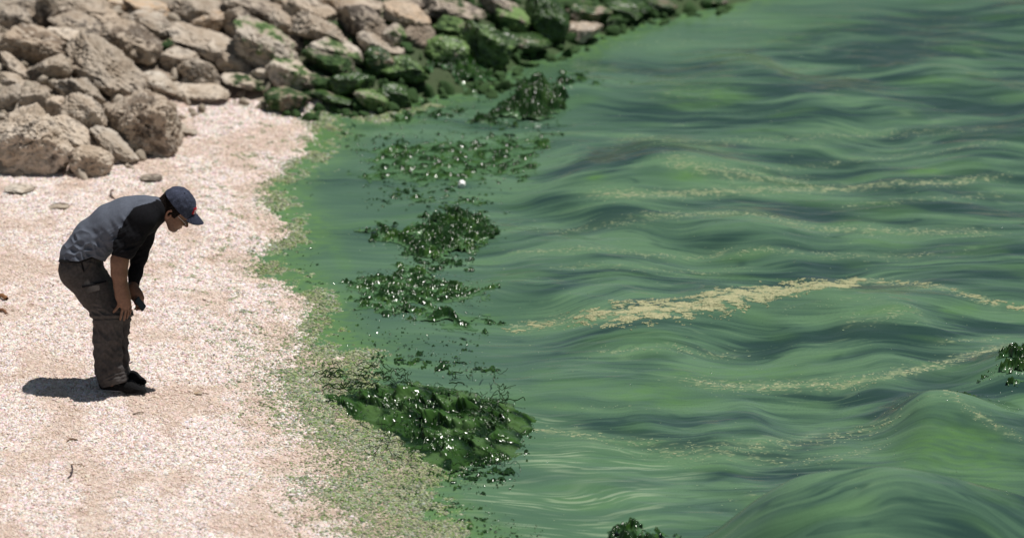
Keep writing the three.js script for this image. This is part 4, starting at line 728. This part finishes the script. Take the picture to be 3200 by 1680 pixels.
  const G = (cx, cy) => { const y = 0, z = ((1264 - cy) * KC - y * CE) / -SE; return [(cx - 580) * KC, z]; };
  const footAt = (h, t, near) => {
    const [hx, hz] = h, [tx, tz] = t, L = (k, y) => [lerp(hx, tx, k), y, lerp(hz, tz, k)];
    const up = shoe(L(0.13, 0.052), L(0.66, 0.048), L(0.93, 0.028), L(0.26, 0.13), 0.045);
    const f = (x, y, z) => Math.max(up(x, y, z) - 0.0012 * n3(x * 60, y * 60, z * 60), 0.004 - y);
    const s = (x, y, z) => Math.max(up(x, y, z) - 0.004, y - 0.026, 0.001 - y);
    const lo = [Math.min(hx, tx) - 0.07, -0.004, Math.min(hz, tz) - 0.08], hi = [Math.max(hx, tx) + 0.05, 0.19, Math.max(hz, tz) + 0.08];
    const m = put('shoe', skinOf(f, lo, hi, 0.0045, (x, y, z) => { const k = 0.8 + 0.3 * n3(x * 150, y * 150, z * 150); return [0.012 * k, 0.012 * k, 0.013 * k]; }), sleeveM, man);
    const ux = (tx - hx), uz = (tz - hz), len = ux * ux + uz * uz;
    put('sole', skinOf(s, [lo[0], -0.006, lo[2]], [hi[0], 0.04, hi[2]], 0.0045, (x, y, z) => { const t = ((x - hx) * ux + (z - hz) * uz) / len; return mix3([0.36, 0.36, 0.38], [0.014, 0.014, 0.015], sstep(0.4, 0.55, t)); }), sleeveM, m);
    const laces = [];
    for (let k = 0; k < 4; k++) { const q = 0.36 + 0.09 * k, p = L(q, lerp(0.115, 0.088, k / 3)), sx = -uz / Math.sqrt(len) * 0.03, sz = ux / Math.sqrt(len) * 0.03; laces.push(new THREE.TubeGeometry(new THREE.QuadraticBezierCurve3(new THREE.Vector3(p[0] - sx, p[1] - 0.012, p[2] - sz), new THREE.Vector3(p[0], p[1] + 0.012, p[2]), new THREE.Vector3(p[0] + sx, p[1] - 0.012, p[2] + sz)), 8, 0.0026, 5)); }
    const k0 = L(0.36, 0.125), loop = (a, b, c) => laces.push(new THREE.TubeGeometry(new THREE.CatmullRomCurve3([k0, a, b, c].map((v) => new THREE.Vector3(...v))), 16, 0.0032, 5));
    loop([k0[0] + 0.03, k0[1] + 0.022, k0[2] + 0.01], [k0[0] + 0.058, k0[1] + 0.016, k0[2] + 0.015], [k0[0] + 0.082, k0[1] + (near ? -0.01 : 0.028), k0[2] + 0.01]);
    loop([k0[0] - 0.005, k0[1] + 0.03, k0[2] + 0.03], [k0[0] + 0.02, k0[1] + 0.012, k0[2] + 0.05], [k0[0] + 0.012, k0[1] - 0.03, k0[2] + 0.052]);
    loop([k0[0] + 0.01, k0[1] - 0.012, k0[2] + 0.045], [k0[0] + 0.015, k0[1] - 0.05, k0[2] + 0.05], [k0[0] + 0.03, k0[1] - 0.055, k0[2] + 0.048]);
    put('laces', mergeGeometries(laces), std({ color: new THREE.Color(0.010, 0.010, 0.011), roughness: 0.8 }), m);
  };
  footAt(G(408, 1285), G(700, 1303), true); footAt(G(440, 1222), G(688, 1252), false);

  // head, in its own axes: a forward, b up, l across; pitched well down
  const HP = J(883, 193, 0.0), HA = 50 * Math.PI / 180, F = [Math.cos(HA), -Math.sin(HA)], U = [Math.sin(HA), Math.cos(HA)];
  const toHead = (x, y, z) => { const dx = x - HP[0], dy = y - HP[1]; return [dx * F[0] + dy * F[1], dx * U[0] + dy * U[1], z - HP[2]]; };
  const fromHead = (a, b, l) => [HP[0] + a * F[0] + b * U[0], HP[1] + a * F[1] + b * U[1], HP[2] + l];
  const headL = (() => {
    const skull = ball([-0.022, 0.034, 0], 0.103, 0.097, 0.077), face = limb([[[0.030, 0.01, 0], 0.066, 0.066], [[0.058, -0.045, 0], 0.050, 0.055], [[0.080, -0.084, 0], 0.029, 0.034]]), jaw = [1, -1].map((s) => rod([-0.012, -0.058, 0.050 * s], [0.076, -0.096, 0.018 * s], 0.021, 0.018));
    const cheek = [1, -1].map((s) => ball([0.070, -0.020, 0.036 * s], 0.026, 0.022, 0.022)), brow = rod([0.085, 0.030, -0.034], [0.085, 0.030, 0.034], 0.015), bridge = rod([0.098, 0.024, 0], [0.131, -0.012, 0], 0.008, 0.0115), tip = ball([0.131, -0.016, 0], 0.013, 0.011, 0.012), wing = [1, -1].map((s) => ball([0.116, -0.020, 0.012 * s], 0.011, 0.009, 0.009));
    const lips = [ball([0.112, -0.050, 0], 0.012, 0.0075, 0.021), ball([0.111, -0.064, 0], 0.0115, 0.0075, 0.019)], chin = ball([0.098, -0.094, 0], 0.019, 0.017, 0.022), muzzle = ball([0.087, -0.052, 0], 0.026, 0.026, 0.032);
    const socket = [1, -1].map((s) => ball([0.106, 0.008, 0.033 * s], 0.016, 0.0125, 0.018)), neck = limb([[[-0.045, -0.040, 0], 0.060, 0.057], [[-0.075, -0.088, 0], 0.061, 0.060], [[-0.095, -0.125, 0], 0.062, 0.065]]);
    const mouth = rod([0.127, -0.0575, -0.018], [0.127, -0.0575, 0.018], 0.0028);
    const earOut = [1, -1].map((s) => (a, b, l) => { const u = a + 0.020 + 0.18 * (b + 0.03), v = b + 0.030, w = l * s - 0.079 + 0.25 * (a + 0.02); const e = Math.sqrt((u / 0.019) ** 2 + (v / 0.034) ** 2); const ring = Math.hypot((e - 0.8) * 0.019, w) - 0.0062, plate = Math.max((e - 0.85) * 0.019, Math.abs(w + 0.004) - 0.004); return Math.min(ring, plate); });
    return (a, b, l) => {
      let d = smin(skull(a, b, l), face(a, b, l), 0.04); for (const q of jaw) d = smin(d, q(a, b, l), 0.03); d = smin(d, muzzle(a, b, l), 0.025); for (const q of cheek) d = smin(d, q(a, b, l), 0.025);
      d = smin(d, brow(a, b, l), 0.02); d = smin(d, bridge(a, b, l), 0.014); d = smin(d, tip(a, b, l), 0.008); for (const q of wing) d = smin(d, q(a, b, l), 0.006); d = smin(d, chin(a, b, l), 0.02);
      for (const q of socket) d = -smin(-d, q(a, b, l), 0.012); for (const q of lips) d = smin(d, q(a, b, l), 0.007); d = -smin(-d, mouth(a, b, l), 0.003);
      d = smin(d, neck(a, b, l), 0.035); for (const q of earOut) d = smin(d, q(a, b, l), 0.006);
      return d;
    };
  })();
  const headF = (x, y, z) => headL(...toHead(x, y, z));
  // hands: each finger its own chain of three bones
  const finger = (pts, r0, r1) => join(0.004, ...pts.slice(1).map((p, i) => rod(pts[i], p, lerp(r0, r1, i / (pts.length - 1)), lerp(r0, r1, (i + 1) / (pts.length - 1)))));
  const H = (cx, cy, z) => J(cx, cy, z);
  const nearHand = join(0.012, limb([[H(566, 660, 0.212), 36, 0.030], [H(571, 705, 0.212), 37, 0.027], [H(582, 752, 0.212), 38, 0.020]]), rod(H(560, 742, 0.214), H(608, 752, 0.196), 0.017, 0.015));
  const nearFingers = [finger([H(556, 728, 0.215), H(546, 765, 0.219), H(530, 786, 0.216), H(515, 803, 0.210)], 0.0115, 0.0078), finger([H(570, 758, 0.217), H(568, 790, 0.218), H(560, 822, 0.211), H(553, 848, 0.203)], 0.0098, 0.0075), finger([H(586, 762, 0.213), H(588, 795, 0.211), H(581, 828, 0.203), H(575, 852, 0.196)], 0.0098, 0.0075), finger([H(600, 760, 0.203), H(604, 790, 0.199), H(599, 818, 0.192), H(593, 840, 0.185)], 0.0095, 0.007), finger([H(611, 752, 0.188), H(616, 778, 0.182), H(613, 800, 0.174), H(608, 818, 0.168)], 0.0085, 0.0065)];
  const nearForearm = limb([[J(572, 455, 0.215), 49, 0.046], [J(555, 505, 0.216), 50, 0.046], [J(553, 570, 0.216), 45, 0.042], [J(560, 640, 0.213), 36, 0.033], [J(566, 680, 0.212), 33, 0.029]]);
  const farHand = join(0.012, limb([[H(613, 660, -0.10), 29, 0.028], [H(628, 694, -0.085), 33, 0.024], [H(650, 724, -0.07), 33, 0.020]]), rod(H(634, 718, -0.06), H(664, 722, -0.085), 0.015));
  const farFingers = [finger([H(655, 715, -0.085), H(672, 742, -0.08), H(676, 770, -0.068), H(668, 788, -0.055)], 0.0098, 0.0075), finger([H(648, 722, -0.07), H(664, 752, -0.062), H(664, 778, -0.05), H(654, 790, -0.04)], 0.0098, 0.0075), finger([H(640, 728, -0.058), H(652, 760, -0.05), H(650, 784, -0.04), H(640, 793, -0.03)], 0.0095, 0.007), finger([H(630, 728, -0.05), H(638, 758, -0.04), H(636, 780, -0.032), H(628, 788, -0.025)], 0.0085, 0.0065), finger([H(622, 700, -0.075), H(624, 735, -0.045), H(634, 755, -0.03), H(645, 768, -0.022)], 0.011, 0.008)];
  const all = (palm, fs) => (x, y, z) => { let d = palm(x, y, z); for (const f of fs) d = smin(d, f(x, y, z), 0.006); return d; };
  const nearHandF = join(0.02, nearForearm, all(nearHand, nearFingers)), farHandF = join(0.02, limb([[J(628, 590, -0.145), 30, 0.028], [J(613, 665, -0.10), 26, 0.026]]), all(farHand, farFingers));
  const skinC = (x, y, z) => {
    const [a, b, l] = toHead(x, y, z), k = 0.92 + 0.14 * n3(x * 40, y * 40, z * 40);
    let c = [0.175 * k, 0.082 * k, 0.047 * k];
    const near = Math.hypot(a, b, l) < 0.17;
    if (near) {
      const stub = sstep(-0.052, -0.075, b) * sstep(-0.02, 0.03, a) , must = Math.exp(-(((b + 0.039) / 0.008) ** 2)) * sstep(0.085, 0.1, a) * sstep(0.034, 0.022, Math.abs(l)), goat = sstep(-0.064, -0.074, b) * sstep(0.072, 0.092, a) * sstep(0.036, 0.024, Math.abs(l)), browC = Math.exp(-(((b - 0.032) / 0.006) ** 2)) * sstep(0.07, 0.08, a) * sstep(0.008, 0.014, Math.abs(l)) * sstep(0.05, 0.042, Math.abs(l));
      c = mix3(c, [0.02, 0.014, 0.011], clamp(0.42 * stub * (0.7 + 0.6 * n3(x * 160, y * 160, z * 160)) + 0.85 * must + 0.85 * goat + 0.8 * browC));
      if (a > 0.104 && b < -0.046 && b > -0.070 && Math.abs(l) < 0.022) c = mix3(c, [0.17, 0.06, 0.045], 0.6);
      if (Math.abs(l) > 0.074) c = mix3(c, [0.33, 0.15, 0.10], 0.5);  // sunlight on the ears put into their colour, lighter and pinker
    }
    return c;
  };
  const hb = (c, r) => [c.map((v) => v - r), c.map((v) => v + r)];
  const trunkF = join(0.04, limb([[J(318, 500, 0), 85, 0.115], [J(400, 372, 0), 98, 0.135], [J(520, 285, 0), 100, 0.145], [J(640, 240, 0), 98, 0.15], [J(740, 205, 0), 56, 0.06], [J(785, 204, 0), 52, 0.052]]), limb([[J(695, 255, 0.165), 50], [J(640, 350, 0.2), 44], [J(572, 460, 0.215), 44]]), limb([[J(705, 250, -0.165), 46], [J(675, 370, -0.20), 30], [J(652, 470, -0.19), 27], [J(628, 590, -0.15), 22]]),
    limb([[J(312, 570, 0.07), 75, 0.07], [J(460, 795, 0.105), 62], [J(468, 1000, 0.098), 48], [J(490, 1235, 0.095), 34]]), limb([[J(325, 555, -0.075), 92, 0.08], [J(490, 810, -0.095), 62], [J(497, 1020, -0.095), 48], [J(510, 1180, -0.09), 34]]));
  const [h0, h1] = hb(HP, 0.175); h0[0] -= 0.03; h0[1] -= 0.02;
  const a0 = J(500, 870, 0.15), a1 = J(640, 440, 0.27), f0 = J(585, 810, -0.17), f1 = J(695, 560, 0.0);
  const bodyG = mergeGeometries([
    skinOf(trunkF, [-0.48, 0.02, -0.27], [0.30, 1.40, 0.28], 0.012, skinC), skinOf(headF, h0, h1, 0.0032, skinC),
    skinOf(nearHandF, [a0[0], Math.min(a0[1], a1[1]) - 0.02, 0.14], [a1[0], Math.max(a0[1], a1[1]), 0.28], 0.0032, skinC), skinOf(farHandF, [f0[0], Math.min(f0[1], f1[1]) - 0.03, -0.20], [f1[0], Math.max(f0[1], f1[1]), 0.01], 0.0032, skinC)]);
  put('body', bodyG, skinM, man);
  for (const s of [1, -1]) { const e = new THREE.SphereGeometry(0.0115, 16, 12), c = fromHead(0.091, 0.006, 0.032 * s); const m = put('eye', e, std({ color: new THREE.Color(0.10, 0.08, 0.07), roughness: 0.2 }), man); m.position.set(...c); }

  // hair under the cap, cap with brim and badge, glasses
  const hairL = (a, b, l) => { const nape = Math.max(b - 0.09, -0.062 - b - 0.25 * a, a + 0.012 - 0.9 * Math.max(0, b + 0.02)), side = Math.max(-0.028 - b, a - 0.028, Math.abs(l) < 0.05 ? 1 : -1, -0.01 - a); return Math.max(headSmooth(a, b, l) - 0.0075 - 0.003 * n3(a * 90, b * 90, l * 90), Math.min(nape, side)); };
  const headSmooth = join(0.035, ball([-0.022, 0.034, 0], 0.103, 0.097, 0.077), limb([[[0.030, 0.01, 0], 0.062, 0.070], [[-0.02, -0.03, 0], 0.07, 0.066]]), limb([[[-0.045, -0.040, 0], 0.060, 0.057], [[-0.07, -0.08, 0], 0.061, 0.059]]));
  put('hair', skinOf((x, y, z) => hairL(...toHead(x, y, z)), h0, h1, 0.004, (x, y, z) => { const k = 0.7 + 0.5 * n3(x * 90, y * 90, z * 90); return [0.016 * k, 0.011 * k, 0.009 * k]; }), sleeveM, man);
  const capShape = (a, b, l) => { const u = (a + 0.016) / 0.122, v = (b - 0.032) / 0.122, w = l / 0.094, q = Math.pow(Math.abs(u), 2.3) + Math.pow(Math.abs(v), 2.15) + Math.pow(Math.abs(w), 2.3); return (Math.pow(q, 1 / 2.25) - 1) * 0.095; };
  const capEdge = (a, b) => 0.030 + 0.03 * sstep(-0.02, -0.12, a) * 0 + 0.09 * Math.max(0, 0.02 - a) * 0.12 - b;                            // lower rim of the crown
  const capL = (a, b, l) => {
    const turn = ((Math.atan2(l, a + 0.016) * 3 / Math.PI) % 1 + 1.5) % 1 - 0.5, seam = 0.0016 * Math.exp(-turn * turn * 300);
    const dent = 0.0022 * n3(a * 20, b * 20, l * 20) + 0.0005 * n3(a * 60, b * 60, l * 60);
    return Math.max(capShape(a, b, l) + dent - seam, capEdge(a, b), -(capShape(a, b, l) + 0.006) + (b < 0.05 ? 0 : -1));
  };
  const capC = (x, y, z) => { const k = 0.85 + 0.5 * n3(x * 22, y * 22, z * 22) * 0.5 + 0.25 * n3(x * 75, y * 75, z * 75), [a, b, l] = toHead(x, y, z), g = Math.hypot(a - 0.055, b - 0.125, l - 0.05) < 0.006 || Math.hypot(a + 0.055, b - 0.135, l - 0.045) < 0.006; return g ? [0.008, 0.009, 0.014] : [0.052 * k, 0.060 * k, 0.094 * k]; };
  const capM = put('cap', skinOf((x, y, z) => capL(...toHead(x, y, z)), h0, h1, 0.0036, capC), clothM, man);
  const brimL = (a, b, l) => {                                                            // a curved bill running forward and a little down
    const t = a - 0.085, bend = 0.087 + 0.05 * t - 0.9 * t * t - 9.8 * l * l, rad = Math.hypot((a - 0.085) / 0.110, l / 0.079);
    return Math.max(Math.abs(b - bend) - 0.0038, (rad - 1) * 0.085, 0.088 - a);
  };
  put('brim', skinOf((x, y, z) => brimL(...toHead(x, y, z)), [h0[0] + 0.1, h0[1] - 0.02, h0[2]], [h1[0] + 0.09, h1[1], h1[2]], 0.0032, (x, y, z) => { const k = 0.9 + 0.25 * n3(x * 70, y * 70, z * 70); return [0.040 * k, 0.046 * k, 0.072 * k]; }), clothM, capM);
  { // red badge with pale letters, stitched on the front of the crown
    const box = (a0, a1, b0, b1, l0, l1, out, color) => { const c = (x, y, z) => { const [a, b, l] = toHead(x, y, z); return Math.max(capShape(a, b, l) - out, b0 - b, b - b1, l0 - l, l - l1, a0 - a); }; return [c, color]; };
    const add = (name, [f, color], parent) => put(name, skinOf(f, [h0[0] + 0.12, h0[1] + 0.05, h0[2] + 0.05], [h1[0] + 0.02, h1[1], h1[2]], 0.0022, () => color), clothM, parent);
    const badge = add('badge', box(0.03, 0, 0.080, 0.118, -0.020, 0.052, 0.0045, [0.46, 0.02, 0.03]), capM);
    const bars = []; for (const [l0, l1, b0, b1] of [[-0.026, -0.022, 0.085, 0.111], [-0.014, -0.010, 0.085, 0.111], [-0.026, -0.010, 0.107, 0.111], [-0.002, 0.002, 0.085, 0.111], [0.012, 0.016, 0.085, 0.111], [0.024, 0.028, 0.085, 0.111], [0.012, 0.028, 0.107, 0.111]].map(([p, q, b, t]) => [p + 0.018, q + 0.018, b, t])) bars.push(box(0.03, 0, b0, b1, l0, l1, 0.0068, null)[0]);
    add('letters', [(x, y, z) => Math.min(...bars.map((f) => f(x, y, z))), [0.72, 0.50, 0.50]], badge);
  }
  const metal = std({ color: new THREE.Color(0.55, 0.55, 0.56), metalness: 0.9, roughness: 0.25 }), V = (a, b, l) => new THREE.Vector3(...fromHead(a, b, l));
  const frames = []; for (const s of [1, -1]) {
    frames.push(new THREE.TubeGeometry(new THREE.CatmullRomCurve3([V(-0.012, 0.004, 0.080 * s), V(0.05, 0.006, 0.075 * s), V(0.106, 0.006, 0.066 * s)]), 12, 0.0016, 6));
    frames.push(new THREE.TubeGeometry(new THREE.CatmullRomCurve3([0, 1, 2, 3, 4, 5, 6, 7].map((k) => { const t = k * Math.PI / 4; return V(0.120 - 0.45 * Math.abs(0.024 * Math.cos(t)) * (Math.cos(t) > 0 ? 1 : -0.2), -0.001 + 0.017 * Math.sin(t), (0.038 + 0.026 * Math.cos(t)) * s); }), true), 28, 0.0014, 6));
  }
  frames.push(new THREE.TubeGeometry(new THREE.CatmullRomCurve3([V(0.118, 0.008, -0.013), V(0.126, 0.011, 0), V(0.118, 0.008, 0.013)]), 8, 0.0014, 6));
  put('glasses', mergeGeometries(frames), metal, man);

  // the thing in his far hand
  const ph = new THREE.Group(); ph.name = 'phone'; scene.add(ph); ph.position.copy(man.position);
  tag(ph, 'dark phone held in the far hand of the bending man', 'phone');
  const pa = new THREE.Vector3(...J(636, 728, -0.035)), pb = new THREE.Vector3(...J(678, 786, -0.05)), shape = new THREE.Shape(); shape.absellipse(0, 0, 0.034, 0.034, 0, 6.283); 
  const bx = new THREE.Shape(), rr = 0.008, W2 = 0.026, L2 = 0.046; bx.moveTo(-W2 + rr, -L2).lineTo(W2 - rr, -L2).quadraticCurveTo(W2, -L2, W2, -L2 + rr).lineTo(W2, L2 - rr).quadraticCurveTo(W2, L2, W2 - rr, L2).lineTo(-W2 + rr, L2).quadraticCurveTo(-W2, L2, -W2, L2 - rr).lineTo(-W2, -L2 + rr).quadraticCurveTo(-W2, -L2, -W2 + rr, -L2);
  const pg = new THREE.ExtrudeGeometry(bx, { depth: 0.008, bevelEnabled: true, bevelSize: 0.0015, bevelThickness: 0.0015, bevelSegments: 2 });
  const pm = put('casing', pg, std({ color: new THREE.Color(0.01, 0.01, 0.011), roughness: 0.3 }), ph);
  const dirY = pb.clone().sub(pa).normalize(), dirX = new THREE.Vector3(0, 0, 1).addScaledVector(dirY, -dirY.z).normalize().applyAxisAngle(dirY, 0.6), dirZ = dirX.clone().cross(dirY);
  pm.matrix.makeBasis(dirX, dirY, dirZ); pm.quaternion.setFromRotationMatrix(pm.matrix); pm.position.copy(pa.add(pb).multiplyScalar(0.5));
  const scr = put('screen', new THREE.PlaneGeometry(0.046, 0.086), std({ color: new THREE.Color(0.006, 0.006, 0.007), roughness: 0.08 }), ph); scr.quaternion.copy(pm.quaternion); scr.position.copy(pm.position).addScaledVector(dirZ, 0.0105);
}
scene.traverse((o) => { if (o.isMesh) { o.castShadow = true; o.receiveShadow = true; } });
renderer.render(scene, camera);
